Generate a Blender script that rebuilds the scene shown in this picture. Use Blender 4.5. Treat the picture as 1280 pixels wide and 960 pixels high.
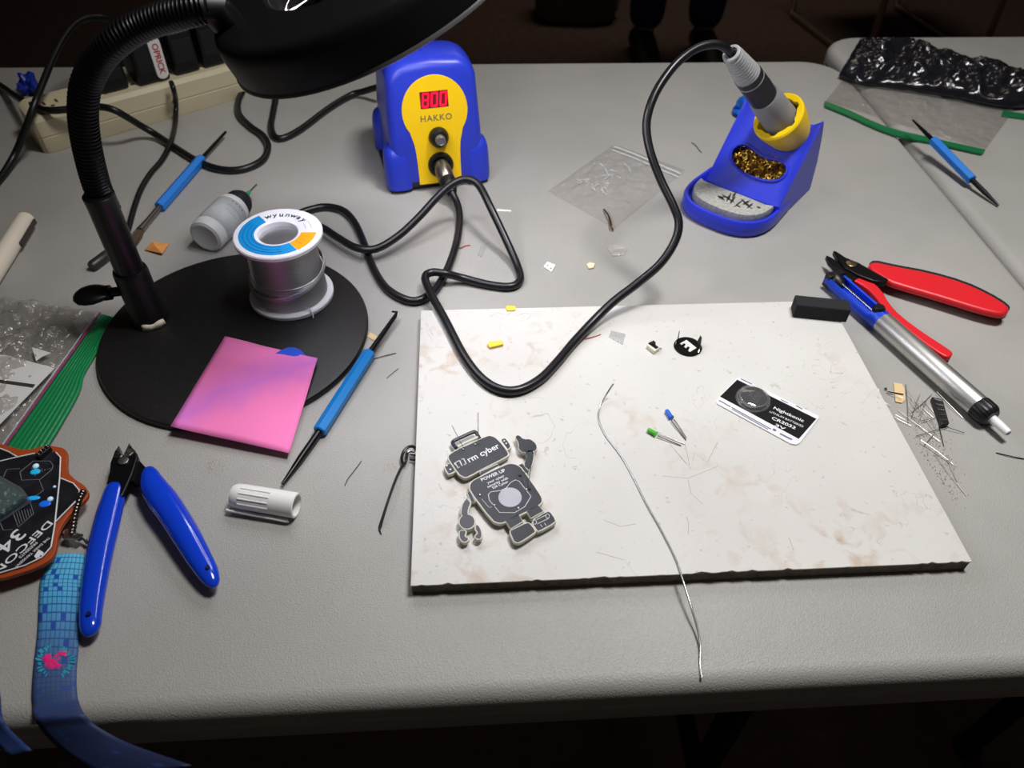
import bpy, bmesh, math, random
from mathutils import Vector, Matrix, noise

# ------------------------------------------------------------------ scene, camera, light
for o in list(bpy.data.objects): bpy.data.objects.remove(o)
scn = bpy.context.scene
COL = scn.collection
T = 0.74                      # table height
CAMH = 0.39                   # camera above the table
FPX = 961.0                   # focal length in pixels of the 1280 wide frame
VX = Vector((0.99815628, -0.02955652, 0.05301376))     # rows of camera -> world (x right, y down, z forward)
VY = Vector((-0.05824686, -0.71206786, 0.6996904))
VZ = Vector((0.01706898, -0.70148825, -0.71247658))
ROT = Matrix((VX, VY, VZ))
cam_d = bpy.data.cameras.new('camera')
cam_d.sensor_width = 36.0
cam_d.lens = FPX / 1280 * 36
cam_d.clip_start = 0.01
cam_d.dof.use_dof = True
cam_d.dof.focus_distance = 0.52
cam_d.dof.aperture_fstop = 11.0
cam = bpy.data.objects.new('camera', cam_d)
COL.objects.link(cam)
m3 = ROT @ Matrix(((1, 0, 0), (0, -1, 0), (0, 0, -1)))
cam.matrix_world = Matrix.Translation((0, 0, T + CAMH)) @ m3.to_4x4()
scn.camera = cam

world = bpy.data.worlds.new('world'); scn.world = world
world.use_nodes = True
world.node_tree.nodes['Background'].inputs[0].default_value = (1.0, 0.84, 0.70, 1)
world.node_tree.nodes['Background'].inputs[1].default_value = 0.028
al = bpy.data.lights.new('overhead_fill', 'AREA')  # added unseen fill above the table, narrowed to shape the brightness there
al.shape = 'RECTANGLE'; al.size = 0.26; al.size_y = 0.22; al.energy = 5.3; al.spread = math.radians(112); al.color = (1.0, 0.985, 0.965)
alo = bpy.data.objects.new('overhead_fill', al); COL.objects.link(alo)
alo.location = (0.34, 0.47, T + 1.15)
alo.rotation_euler = (Vector((0.32, 0.40, T)) - alo.location).to_track_quat('-Z', 'Y').to_euler()
bl_ = bpy.data.lights.new('room_light', 'AREA')
bl_.shape = 'RECTANGLE'; bl_.size = 1.2; bl_.size_y = 0.6; bl_.energy = 8.5; bl_.spread = math.radians(130); bl_.color = (1.0, 0.84, 0.70)
blo = bpy.data.objects.new('room_light', bl_); COL.objects.link(blo)
blo.location = (0.9, 3.1, 2.65)
LAMP_EMIT = 12.6
scn.view_settings.view_transform = 'Standard'
scn.view_settings.look = 'None'
scn.view_settings.exposure = 0.0
scn.view_settings.gamma = 1.0
scn.view_settings.use_curve_mapping = False

# ------------------------------------------------------------------ helpers
def W(px, py, z=0.0):
    """point of the photograph's pixel on the level z above the table top"""
    d = ROT @ Vector((px - 640, py - 480, FPX))
    t = (z - CAMH) / d.z
    return Vector((d.x * t, d.y * t, T + z))
def WL(pts, z=0.0):
    return [W(p[0], p[1], p[2] if len(p) > 2 else z) for p in pts]
def cr(x0, y0, s, pts):
    return [(x0 + p[0] / s, y0 + p[1] / s) + tuple(p[2:]) for p in pts]
def V(*a): return Vector(a)
def hx(h):
    c = [int(h[i:i + 2], 16) / 255 for i in (0, 2, 4)]
    return tuple((x / 12.92 if x <= .04045 else ((x + .055) / 1.055) ** 2.4) for x in c) + (1,)
def catmull(pts, n=6, closed=False):
    P = [Vector(p) for p in pts]; N = len(P); out = []
    rng = range(N if closed else N - 1)
    for i in rng:
        if closed: a, b, c, d = P[(i - 1) % N], P[i], P[(i + 1) % N], P[(i + 2) % N]
        else: a, b, c, d = P[max(i - 1, 0)], P[i], P[i + 1], P[min(i + 2, N - 1)]
        for k in range(n):
            t = k / n
            out.append(.5 * ((2 * b) + (c - a) * t + (2 * a - 5 * b + 4 * c - d) * t * t + (3 * b - a - 3 * c + d) * t ** 3))
    if not closed: out.append(P[-1])
    return out
def chaikin(pts, it=2, closed=True):
    P = [Vector(p) for p in pts]
    for _ in range(it):
        Q = []; N = len(P)
        if not closed: Q.append(P[0])
        for i in range(N if closed else N - 1):
            a, b = P[i], P[(i + 1) % N]
            Q += [a * .75 + b * .25, a * .25 + b * .75]
        if not closed: Q.append(P[-1])
        P = Q
    return P
def lerp_list(v, n):
    if not isinstance(v, (list, tuple)): return [v] * n
    out = []
    for i in range(n):
        t = i / (n - 1) * (len(v) - 1); k = min(int(t), len(v) - 2); out.append(v[k] + (v[k + 1] - v[k]) * (t - k))
    return out
class Fr:
    """local frame: origin and heading (degrees) -> world points"""
    def __init__(s, o, ang=0, ex=None, ey=None, ez=None):
        s.o = Vector(o)
        a = math.radians(ang)
        s.ex = Vector(ex) if ex is not None else V(math.cos(a), math.sin(a), 0)
        s.ey = Vector(ey) if ey is not None else V(-math.sin(a), math.cos(a), 0)
        s.ez = Vector(ez) if ez is not None else s.ex.cross(s.ey)
    def __call__(s, x, y, z=0): return s.o + s.ex * x + s.ey * y + s.ez * z
    def mat(s, x=0, y=0, z=0, ex=None, ey=None):
        ex = ex or s.ex; ey = ey or s.ey; ez = ex.cross(ey); p = s(x, y, z)
        return Matrix(((ex.x, ey.x, ez.x, p.x), (ex.y, ey.y, ez.y, p.y), (ex.z, ey.z, ez.z, p.z), (0, 0, 0, 1)))
def axis_frame(a, b, up=(0, 0, 1)):
    """frame whose ez runs from a to b"""
    ez = (Vector(b) - Vector(a)).normalized(); ex = Vector(up).cross(ez)
    if ex.length < 1e-4: ex = V(1, 0, 0)
    ex.normalize(); ey = ez.cross(ex)
    return Fr(a, ex=ex, ey=ey, ez=ez)
class MB:
    def __init__(s): s.v = []; s.f = []; s.uv = None
    def add(s, vs, fs):
        b = len(s.v); s.v += [Vector(v) for v in vs]; s.f += [tuple(i + b for i in f) for f in fs]; return s
    def prism(s, top, d):
        n = len(top); d = Vector(d)
        return s.add(list(top) + [Vector(p) + d for p in top],
              [tuple(range(n)), tuple(range(2 * n - 1, n - 1, -1))] + [(i, i + n, (i + 1) % n + n, (i + 1) % n) for i in range(n)])
    def loft(s, rings, caps=True, closed=True):
        n = len(rings[0]); vs = [p for r in rings for p in r]; fs = []
        for k in range(len(rings) - 1):
            for i in range(n if closed else n - 1):
                j = (i + 1) % n; fs.append((k * n + i, k * n + j, (k + 1) * n + j, (k + 1) * n + i))
        if caps and closed: fs += [tuple(range(n - 1, -1, -1)), tuple(range((len(rings) - 1) * n, len(rings) * n))]
        return s.add(vs, fs)
    def box(s, fr, x0, x1, y0, y1, z0, z1):
        return s.prism([fr(x0, y0, z1), fr(x1, y0, z1), fr(x1, y1, z1), fr(x0, y1, z1)], fr.ez * (z0 - z1))
    def lathe(s, fr, prof, n=24, caps=True):
        return s.loft([[fr(r * math.cos(2 * math.pi * i / n), r * math.sin(2 * math.pi * i / n), h) for i in range(n)] for r, h in prof], caps)
    def tube(s, pts, rad, n=8, up=None, sq=1.0, caps=True):
        P = [Vector(p) for p in pts]; m = len(P); R = lerp_list(rad, m); rings = []; nrm = None
        for i in range(m):
            t = (P[min(i + 1, m - 1)] - P[max(i - 1, 0)])
            t = t.normalized() if t.length > 1e-9 else V(0, 0, 1)
            if up is not None:
                side = t.cross(Vector(up)); side = side.normalized() if side.length > 1e-5 else V(1, 0, 0)
                u2 = side.cross(t)
            else:
                if nrm is None:
                    nrm = t.orthogonal().normalized()
                nrm = (nrm - t * nrm.dot(t)).normalized(); side = nrm; u2 = t.cross(nrm)
            rings.append([P[i] + side * (R[i] * math.cos(2 * math.pi * k / n)) + u2 * (R[i] * sq * math.sin(2 * math.pi * k / n)) for k in range(n)])
        return s.loft(rings, caps)
    def ball(s, c, r, n=10, m=6, sc=(1, 1, 1)):
        c = Vector(c); rings = []
        for j in range(m + 1):
            a = -math.pi / 2 + math.pi * j / m; rr = max(math.cos(a), .02) * r
            rings.append([c + V(rr * math.cos(2 * math.pi * i / n) * sc[0], rr * math.sin(2 * math.pi * i / n) * sc[1], r * math.sin(a) * sc[2]) for i in range(n)])
        return s.loft(rings)
    def grid(s, fn, nu, nv):
        b = [fn(i / nu, j / nv) for j in range(nv + 1) for i in range(nu + 1)]
        s.uv = [(i / nu, j / nv) for j in range(nv + 1) for i in range(nu + 1)]
        return s.add(b, [(j * (nu + 1) + i, j * (nu + 1) + i + 1, (j + 1) * (nu + 1) + i + 1, (j + 1) * (nu + 1) + i) for j in range(nv) for i in range(nu)])
def wpos(o):
    p = Vector((0, 0, 0))
    while o is not None: p += o.location; o = o.parent
    return p
def build(name, mb, mat, parent=None, smooth=40, bevel=0, solid=0, loc=None, kind=None, label=None, recalc=True, segs=2):
    base = wpos(parent) if parent else Vector((0, 0, 0))
    if loc is None: loc = Vector((0, 0, 0))
    me = bpy.data.meshes.new(name)
    off = base + loc
    me.from_pydata([tuple(v - off) for v in mb.v], [], mb.f)
    if recalc:
        bm = bmesh.new(); bm.from_mesh(me); bmesh.ops.recalc_face_normals(bm, faces=bm.faces); bm.to_mesh(me); bm.free()
    if mb.uv:
        ul = me.uv_layers.new(name='UVMap')
        for lp in me.loops: ul.data[lp.index].uv = mb.uv[lp.vertex_index]
    if smooth:
        me.polygons.foreach_set('use_smooth', [True] * len(me.polygons))
        me.set_sharp_from_angle(angle=math.radians(smooth))
    me.update()
    if mat: me.materials.append(mat)
    o = bpy.data.objects.new(name, me); COL.objects.link(o)
    o.location = loc
    if parent: o.parent = parent
    if solid:
        md = o.modifiers.new('solid', 'SOLIDIFY'); md.thickness = solid; md.offset = 0
    if bevel:
        md = o.modifiers.new('bevel', 'BEVEL'); md.width = bevel; md.segments = segs; md.limit_method = 'ANGLE'; md.angle_limit = math.radians(35)
    if kind: o['kind'] = kind
    if label: o['label'] = label
    return o
def tag(o, label, cat, group=None, kind=None):
    o['label'] = label; o['category'] = cat
    if group: o['group'] = group
    if kind: o['kind'] = kind
    return o
def thing(name, label, cat, loc, group=None):
    o = bpy.data.objects.new(name, None); COL.objects.link(o); o.location = loc; o.empty_display_size = .02
    return tag(o, label, cat, group)
def centroid(pts):
    c = Vector((0, 0, 0))
    for p in pts: c += Vector(p)
    return c / len(pts)
def solo(name, mb, mat, label, cat, group=None, kind=None, **k):
    """one-mesh thing with its origin at its base"""
    c = centroid(mb.v); c.z = min(v.z for v in mb.v)
    return tag(build(name, mb, mat, None, loc=c, **k), label, cat, group, kind)
def text_mb(s, mat4, size, bold=0.0, ext=0.00004, align='CENTER', spacing=1.0, shear=0):
    cu = bpy.data.curves.new('lettering', 'FONT'); cu.body = s; cu.size = size; cu.align_x = align; cu.align_y = 'CENTER'
    cu.extrude = ext; cu.offset = bold * size; cu.space_character = spacing; cu.resolution_u = 3; cu.shear = shear; cu.space_line = .9
    ob = bpy.data.objects.new('lettering', cu); COL.objects.link(ob)
    dg = bpy.context.evaluated_depsgraph_get()
    me = bpy.data.meshes.new_from_object(ob.evaluated_get(dg))
    mb = MB(); mb.add([mat4 @ v.co for v in me.vertices], [tuple(p.vertices) for p in me.polygons])
    bpy.data.objects.remove(ob); bpy.data.meshes.remove(me); bpy.data.curves.remove(cu)
    return mb
def pxmat(px, py, z, dx, dy, flip=False):
    """matrix lying on level z at a pixel, x axis running towards pixel offset (dx,dy)"""
    p = W(px, py, z); ex = (W(px + dx, py + dy, z) - p).normalized(); ey = V(0, 0, 1).cross(ex)
    return Matrix(((ex.x, ey.x, 0, p.x), (ex.y, ey.y, 0, p.y), (0, 0, 1, p.z), (0, 0, 0, 1)))
def fbm(p, s, seed=0):
    return noise.fractal(Vector(p) * s + Vector((seed * 7.3, seed * 3.1, seed * 1.7)), 1.0, 2.0, 3)

# ------------------------------------------------------------------ materials
MATS = {}
def mat(name, col, rough=.5, metal=0.0, spec=.5, bump=None, var=None, coat=0, trans=0, alpha=1, emit=None, sss=0, sheen=0, ior=1.45):
    if name in MATS: return MATS[name]
    m = bpy.data.materials.new(name); m.use_nodes = True
    nt = m.node_tree; b = nt.nodes['Principled BSDF']
    c = hx(col) if isinstance(col, str) else col
    b.inputs['Base Color'].default_value = c
    b.inputs['Roughness'].default_value = rough; b.inputs['Metallic'].default_value = metal
    b.inputs['Specular IOR Level'].default_value = spec; b.inputs['IOR'].default_value = ior
    b.inputs['Coat Weight'].default_value = coat; b.inputs['Transmission Weight'].default_value = trans; b.inputs['Alpha'].default_value = alpha
    if sss: b.inputs['Subsurface Weight'].default_value = sss; b.inputs['Subsurface Radius'].default_value = (.003, .003, .003)
    if sheen: b.inputs['Sheen Weight'].default_value = sheen
    if emit: b.inputs['Emission Color'].default_value = hx(emit[0]); b.inputs['Emission Strength'].default_value = emit[1]
    tc = nt.nodes.new('ShaderNodeTexCoord')
    if var:      # (second colour, scale, low, high)
        n = nt.nodes.new('ShaderNodeTexNoise'); n.inputs['Scale'].default_value = var[1]; n.inputs['Detail'].default_value = 5
        nt.links.new(tc.outputs['Object'], n.inputs['Vector'])
        r = nt.nodes.new('ShaderNodeValToRGB'); r.color_ramp.elements[0].position = var[2]; r.color_ramp.elements[1].position = var[3]
        r.color_ramp.elements[0].color = c; r.color_ramp.elements[1].color = hx(var[0])
        nt.links.new(n.outputs['Fac'], r.inputs['Fac']); nt.links.new(r.outputs['Color'], b.inputs['Base Color'])
    if bump:     # (scale, strength, distance, kind)
        if len(bump) > 3 and bump[3] == 'voronoi':
            n = nt.nodes.new('ShaderNodeTexVoronoi'); n.feature = 'SMOOTH_F1'; out = n.outputs['Distance']
        else:
            n = nt.nodes.new('ShaderNodeTexNoise'); n.inputs['Detail'].default_value = 4; out = n.outputs['Fac']
        n.inputs['Scale'].default_value = bump[0]
        nt.links.new(tc.outputs['Object'], n.inputs['Vector'])
        bp = nt.nodes.new('ShaderNodeBump'); bp.inputs['Strength'].default_value = bump[1]; bp.inputs['Distance'].default_value = bump[2]
        nt.links.new(out, bp.inputs['Height']); nt.links.new(bp.outputs['Normal'], b.inputs['Normal'])
    MATS[name] = m
    return m
def film(name, tint, clear=.75, rough=.12, bump=60, gloss=.06, crinkle=.003):
    """thin clear plastic film"""
    if name in MATS: return MATS[name]
    m = bpy.data.materials.new(name); m.use_nodes = True; nt = m.node_tree
    for n in list(nt.nodes): nt.nodes.remove(n)
    out = nt.nodes.new('ShaderNodeOutputMaterial'); tr = nt.nodes.new('ShaderNodeBsdfTransparent'); tr.inputs[0].default_value = hx(tint)
    gl = nt.nodes.new('ShaderNodeBsdfGlossy'); gl.inputs['Roughness'].default_value = rough
    df = nt.nodes.new('ShaderNodeBsdfDiffuse'); df.inputs[0].default_value = hx(tint)
    mx = nt.nodes.new('ShaderNodeMixShader'); mx.inputs[0].default_value = 1 - clear; m2 = nt.nodes.new('ShaderNodeMixShader')
    fr = nt.nodes.new('ShaderNodeLayerWeight'); fr.inputs[0].default_value = .12
    tc = nt.nodes.new('ShaderNodeTexCoord'); no = nt.nodes.new('ShaderNodeTexNoise'); no.inputs['Scale'].default_value = bump; no.inputs['Detail'].default_value = 5
    bp = nt.nodes.new('ShaderNodeBump'); bp.inputs['Strength'].default_value = .7; bp.inputs['Distance'].default_value = crinkle
    L = nt.links.new
    L(tc.outputs['Object'], no.inputs['Vector']); L(no.outputs['Fac'], bp.inputs['Height']); L(bp.outputs[0], gl.inputs['Normal']); L(bp.outputs[0], fr.inputs['Normal'])
    L(tr.outputs[0], mx.inputs[1]); L(df.outputs[0], mx.inputs[2]); fa = nt.nodes.new('ShaderNodeMath'); fa.operation = 'MULTIPLY_ADD'; L(fr.outputs['Facing'], fa.inputs[0]); fa.inputs[1].default_value = .35; fa.inputs[2].default_value = gloss; L(fa.outputs[0], m2.inputs[0]); L(mx.outputs[0], m2.inputs[1]); L(gl.outputs[0], m2.inputs[2]); L(m2.outputs[0], out.inputs[0])
    MATS[name] = m
    return m
black = mat('black_plastic', '101012', .42)
blacksoft = mat('black_matte', '17161a', .62, bump=(900, .15, .0003))
rubber = mat('cable_rubber', '121214', .38)
steel = mat('bright_steel', 'b8b8ba', .25, 1.0)
darksteel = mat('dark_steel', '2a2a2c', .38, .9, bump=(700, .3, .0004))
blue = mat('station_blue', '2a3cc0', .33, bump=(1500, .05, .0002))
yellow = mat('station_yellow', 'f7c90e', .38)
white = mat('white_plastic', 'ecebe8', .38)
pickblue = mat('pick_blue', '107bc8', .35)
paperwhite = mat('white_print', 'f0f0f2', .5)
# ------------------------------------------------------------------ floor and tables
def rrect(x0, x1, y0, y1, r, ins, z, n=10):
    r = max(r - ins, .001); out = []
    for cx, cy, a0 in ((x1 - ins - r, y1 - ins - r, 0), (x0 + ins + r, y1 - ins - r, 90), (x0 + ins + r, y0 + ins + r, 180), (x1 - ins - r, y0 + ins + r, 270)):
        for k in range(n + 1):
            a = math.radians(a0 + 90 * k / n); out.append(V(cx + r * math.cos(a), cy + r * math.sin(a), z))
    return out
def table_mat():
    m = mat('table_plastic', '8f8c88', .46, spec=.5)
    nt = m.node_tree; b = nt.nodes['Principled BSDF']; tc = nt.nodes.new('ShaderNodeTexCoord')
    v = nt.nodes.new('ShaderNodeTexVoronoi'); v.feature = 'SMOOTH_F1'; v.inputs['Scale'].default_value = 1150
    n = nt.nodes.new('ShaderNodeTexNoise'); n.inputs['Scale'].default_value = 1300; n.inputs['Detail'].default_value = 2
    dt = nt.nodes.new('ShaderNodeTexNoise'); dt.inputs['Scale'].default_value = 400
    mul = nt.nodes.new('ShaderNodeMix'); mul.data_type = 'VECTOR'; mul.inputs[0].default_value = .003
    ad = nt.nodes.new('ShaderNodeMath'); ad.operation = 'ADD'
    bp = nt.nodes.new('ShaderNodeBump'); bp.inputs['Strength'].default_value = .55; bp.inputs['Distance'].default_value = .0004
    L = nt.links.new
    L(tc.outputs['Object'], dt.inputs['Vector']); L(tc.outputs['Object'], mul.inputs[4]); L(dt.outputs['Color'], mul.inputs[5])
    L(mul.outputs[1], v.inputs['Vector']); L(tc.outputs['Object'], n.inputs['Vector'])
    L(v.outputs['Distance'], ad.inputs[0]); L(n.outputs['Fac'], ad.inputs[1]); L(ad.outputs[0], bp.inputs['Height']); L(bp.outputs[0], b.inputs['Normal'])
    # faint dirt and tan dust
    d2 = nt.nodes.new('ShaderNodeTexNoise'); d2.inputs['Scale'].default_value = 9; d2.inputs['Detail'].default_value = 8
    r = nt.nodes.new('ShaderNodeValToRGB'); r.color_ramp.elements[0].position = .35; r.color_ramp.elements[1].position = .7
    r.color_ramp.elements[0].color = hx('9f9d99'); r.color_ramp.elements[1].color = hx('aaa7a3')
    L(tc.outputs['Object'], d2.inputs['Vector']); L(d2.outputs['Fac'], r.inputs['Fac']); L(r.outputs['Color'], b.inputs['Base Color'])
    return m
TM = table_mat()
def folding_table(x0, x1, y0, y1, label, r=.05):
    t = thing('folding_table', label, 'table', V((x0 + x1) / 2, (y0 + y1) / 2, 0))
    prof = [(.010, 0), (.0062, -.0008), (.003, -.003), (.0009, -.0062), (0, -.010), (0, -.017), (.0012, -.0185), (.0012, -.0195), (0, -.021), (.0005, -.036), (.003, -.041), (.012, -.042)]
    mb = MB(); mb.loft([rrect(x0, x1, y0, y1, r, i, T + z) for i, z in prof])
    build('tabletop', mb, TM, t, smooth=35)
    lm = mat('table_leg_steel', '202123', .5, .4)
    for sx in (x0 + .22, x1 - .22):
        for sy in (y0 + .12, y1 - .12):
            mb = MB(); mb.tube([V(sx, sy, T - .043), V(sx, sy, .006)], .014, 10); mb.lathe(Fr(V(sx, sy, 0)), [(.018, 0), (.018, .012), (.015, .02)], 12)
            build('leg', mb, lm, t)
        mb = MB(); mb.tube([V(sx, y0 + .12, .2), V(sx, y1 - .12, .2)], .011, 8); build('crossbar', mb, lm, t)
    return t
fm = mat('dark_carpet', '45342f', .95, bump=(180, .6, .004), var=('3a2b26', 40, .35, .65))
mb = MB(); mb.prism([V(-3.5, -1.6, 0), V(4.5, -1.6, 0), V(4.5, 5.5, 0), V(-3.5, 5.5, 0)], (0, 0, -.05))
fl = build('floor', mb, fm, None, smooth=0); fl['kind'] = 'structure'
wm = mat('dark_wall', '1c1816', .9)
for nm_, c_ in (('wall_back', [(-3.5, 5.5), (4.5, 5.5), (4.5, 5.6), (-3.5, 5.6)]), ('wall_left', [(-3.6, -1.6), (-3.5, -1.6), (-3.5, 5.6), (-3.6, 5.6)]), ('wall_right', [(4.5, -1.6), (4.6, -1.6), (4.6, 5.6), (4.5, 5.6)])):
    mb = MB(); mb.prism([V(x, y, 2.7) for x, y in c_], (0, 0, -2.7)); w_ = build(nm_, mb, wm, None, smooth=0); w_['kind'] = 'structure'
folding_table(-1.366, .4635, .160, .932, 'grey plastic folding table carrying the white board and soldering station')
folding_table(.4658, 2.295, .240, 1.005, 'grey plastic folding table at right carrying the black plastic bag')

# ------------------------------------------------------------------ white work board
def board_mat():
    m = mat('board_white', 'e3e1dd', .42); nt = m.node_tree; b = nt.nodes['Principled BSDF']; L = nt.links.new
    tc = nt.nodes.new('ShaderNodeTexCoord')
    def nz(scale, det, dist=0, off=0):
        n = nt.nodes.new('ShaderNodeTexNoise'); n.inputs['Scale'].default_value = scale; n.inputs['Detail'].default_value = det; n.inputs['Distortion'].default_value = dist
        mp = nt.nodes.new('ShaderNodeMapping'); mp.inputs['Location'].default_value = (off, off * .7, 0); L(tc.outputs['Object'], mp.inputs[0]); L(mp.outputs[0], n.inputs['Vector'])
        return n.outputs['Fac']
    def ramp(src, a, c, lo=0, hi=1):
        r = nt.nodes.new('ShaderNodeMapRange'); r.inputs[1].default_value = a; r.inputs[2].default_value = c; r.inputs[3].default_value = lo; r.inputs[4].default_value = hi; L(src, r.inputs[0]); return r.outputs[0]
    def mix(fac, c1, c2):
        x = nt.nodes.new('ShaderNodeMix'); x.data_type = 'RGBA'; L(fac, x.inputs[0])
        for k, c in ((6, c1), (7, c2)):
            if isinstance(c, str): x.inputs[k].default_value = hx(c)
            else: L(c, x.inputs[k])
        return x.outputs[2]
    def mul(a, c):
        x = nt.nodes.new('ShaderNodeMath'); x.operation = 'MULTIPLY'; L(a, x.inputs[0])
        if isinstance(c, float): x.inputs[1].default_value = c
        else: L(c, x.inputs[1])
        return x.outputs[0]
    c = mix(ramp(nz(7, 5), .35, .7), 'd5d3cf', 'c9c6c2')
    # brown smudges: streaky noise inside blotches
    st = mul(ramp(nz(70, 10, .8, 3), .50, .72), ramp(nz(11, 3, .3, 11), .50, .68))
    c = mix(mul(st, .8), c, 'b08f6c')
    # fine scratches: thin iso-lines of a distorted noise
    n = nz(13, 3, 2.2, 5)
    s1 = nt.nodes.new('ShaderNodeMath'); s1.operation = 'SUBTRACT'; L(n, s1.inputs[0]); s1.inputs[1].default_value = .5
    s2 = nt.nodes.new('ShaderNodeMath'); s2.operation = 'ABSOLUTE'; L(s1.outputs[0], s2.inputs[0])
    line = ramp(s2.outputs[0], .0, .004, 1, 0); msk = ramp(nz(20, 3, 0, 19), .52, .62)
    c = mix(mul(mul(line, msk), .55), c, '8f8880')
    c = mix(mul(ramp(nz(260, 2, 0, 7), .68, .76), .5), c, '9b958d')
    L(c, b.inputs['Base Color'])
    bp = nt.nodes.new('ShaderNodeBump'); bp.inputs['Strength'].default_value = .25; bp.inputs['Distance'].default_value = .0005
    L(nz(420, 3), bp.inputs['Height']); L(bp.outputs[0], b.inputs['Normal'])
    return m
bx0, bx1, by0, by1 = -.0365, .2835, .2205, .4555
BT = .0092
bd = thing('work_board', 'large white laminated board lying flat on the grey table', 'board', V((bx0 + bx1) / 2, (by0 + by1) / 2, T))
fr0 = Fr(V(0, 0, T))
mb = MB(); mb.box(fr0, bx0 + .0004, bx1 - .0004, by0 + .0004, by1 - .0004, .0003, BT - .0009)
build('core', mb, mat('board_core', '4e453e', .85, bump=(500, .6, .001), var=('6f655c', 200, .3, .7)), bd, smooth=0)
# laminate with a chipped front edge
random.seed(4)
ft = [V(bx0 + (bx1 - bx0) * k / 110, by0 + (random.random() < .25) * random.uniform(0, .0011), T + BT) for k in range(111)]
mb = MB(); mb.prism(ft + [V(bx1, by1, T + BT), V(bx0, by1, T + BT)], (0, 0, -.0009))
build('laminate', mb, board_mat(), bd, smooth=0)

mb = MB()
for pts in ([(843, 562), (858, 580)], [(862, 582), (856, 554)], [(838, 556), (864, 586), (868, 566), (884, 578), (897, 553)], [(828, 595), (860, 598), (897, 583)], [(860, 600), (864, 617), (878, 630)], [(858, 646), (861, 654), (860, 668)], [(986, 672), (992, 688)], [(612, 396), (622, 391), (634, 394), (642, 389)], [(645, 395), (656, 391), (664, 394), (659, 399)], [(755, 650), (775, 658), (795, 655)], [(548, 604), (552, 612)], [(745, 690), (780, 700)]):
    mb.tube([W(x, y, BT + .00002) for x, y in pts], .00012, 4, up=(0, 0, 1), sq=.4)
build('scratches', mb, mat('scratch_grey', '8d8680', .8), bd, kind='stuff')
# ------------------------------------------------------------------ magnifier lamp
lb = V(-.241, .458, T)
lamp = thing('magnifier_lamp', 'black gooseneck magnifier lamp on a round black base', 'lamp', V(-.174, .445, T))
basem = mat('lamp_base_black', '171515', .5, bump=(1300, .25, .0003), var=('262222', 300, .55, .8))
mb = MB(); mb.lathe(Fr(V(-.1745, .4435, T)), [(.0955, 0), (.0975, .0008), (.0978, .0035), (.0968, .005), (.0945, .0056), (.02, .0058)], 72)
build('base', mb, basem, lamp)
mb = MB(); mb.lathe(Fr(lb), [(.0142, .0056), (.0142, .0075), (.0122, .010), (.0120, .050), (.0112, .0522), (.0090, .0524)], 28)
build('collar', mb, mat('lamp_black', '0f0e10', .36), lamp)
mb = MB(); mb.lathe(Fr(lb), [(.0098, .045), (.0098, .106), (.0101, .110), (.0101, .1125), (.0088, .1135)], 28)
build('stem', mb, MATS['lamp_black'], lamp)
# clamping knob, turned to the left
kf = axis_frame(lb + V(-.012, -.002, .034), lb + V(-.05, -.006, .032))
mb = MB(); mb.lathe(kf, [(.0035, -.002), (.0035, .006), (.0055, .0065), (.0055, .012)], 14)
mb.loft([[kf(.011 * w * math.cos(a), .0042 * w * math.sin(a), h) for a in [2 * math.pi * i / 20 for i in range(20)]] for w, h in ((.5, .008), (.8, .012), (1, .018), (1.0, .023), (.85, .028), (.5, .0315), (.1, .033))])
build('clamp_knob', mb, MATS['lamp_black'], lamp)
tp = []
for k in range(9):
    a = math.radians(-95 + 70 * k / 8); tp.append(lb + V(math.cos(a) * .0149, math.sin(a) * .0149, 0))
mb = MB(); mb.add([p + V(0, 0, .0062 + .0004 * math.sin(i * 2)) for i, p in enumerate(tp)] + [p * 1 + V(0, 0, .0108 + .0006 * math.sin(i * 1.3)) - (p - lb) * .08 for i, p in enumerate(tp)], [(i, i + 1, i + 10, i + 9) for i in range(8)])
build('masking_tape', mb, mat('tape_cream', 'efe6cc', .7), lamp, solid=.0003, label='torn scrap of cream masking tape')
gpx = [(134, 262, .1), (121, 232, .118), (110, 190, .1425), (104.5, 155, .161), (104, 130, .1735), (107, 108, .184), (115, 88, .1935), (126, 70, .202), (141, 55, .2095), (158, 42, .215), (177, 32, .219), (197, 24, .2225), (219, 18, .2255), (243, 12, .2285), (266, 7, .2305)]
gs = catmull(WL(gpx), 34)
gs = [p for i, p in enumerate(gs)]
def resample(P, step):
    out = [P[0]]; acc = 0
    for a, b in zip(P, P[1:]):
        d = (b - a).length
        while acc + d >= step:
            t = (step - acc) / d; a = a.lerp(b, t); d = (b - a).length; out.append(a); acc = 0
        acc += d
    return out
gs = resample(gs, .0005)
mb = MB(); mb.tube(gs, [(.0089 - .0011 * abs(math.sin(math.pi * i / 5)) ** 3) for i in range(len(gs))], 20)
build('gooseneck', mb, mat('gooseneck_black', '131214', .33, .3), lamp, smooth=70)
# head: fitted disc, right side higher than the left
HC = V(-.047, .486, T + .23); hn = V(math.sin(-.455), math.sin(-.074), 1).normalized()
hexx = V(0, 1, 0).cross(hn).normalized(); hf = Fr(HC, ex=hexx, ey=hn.cross(hexx), ez=hn)
headm = mat('lamp_head_black', '121113', .4, bump=(1500, .1, .0002))
mb = MB(); mb.lathe(hf, [(.0985, .0035), (.0990, .001), (.0990, .016), (.0975, .022), (.0945, .0248), (.090, .0252), (.068, .0262), (.0615, .0262), (.0595, .0245), (.0595, .012), (.0590, .003), (.066, .002), (.0935, .002), (.0975, .0035)], 72, caps=False)
build('head_shell', mb, headm, lamp)
mb = MB(); mb.lathe(hf, [(.0978, .0022), (.0996, .0008), (.1000, -.0006), (.0985, -.0014), (.0945, -.0012), (.0945, .0015)], 72, caps=False)
build('rim', mb, mat('rim_grey', '5a595b', .35), lamp)
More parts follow.
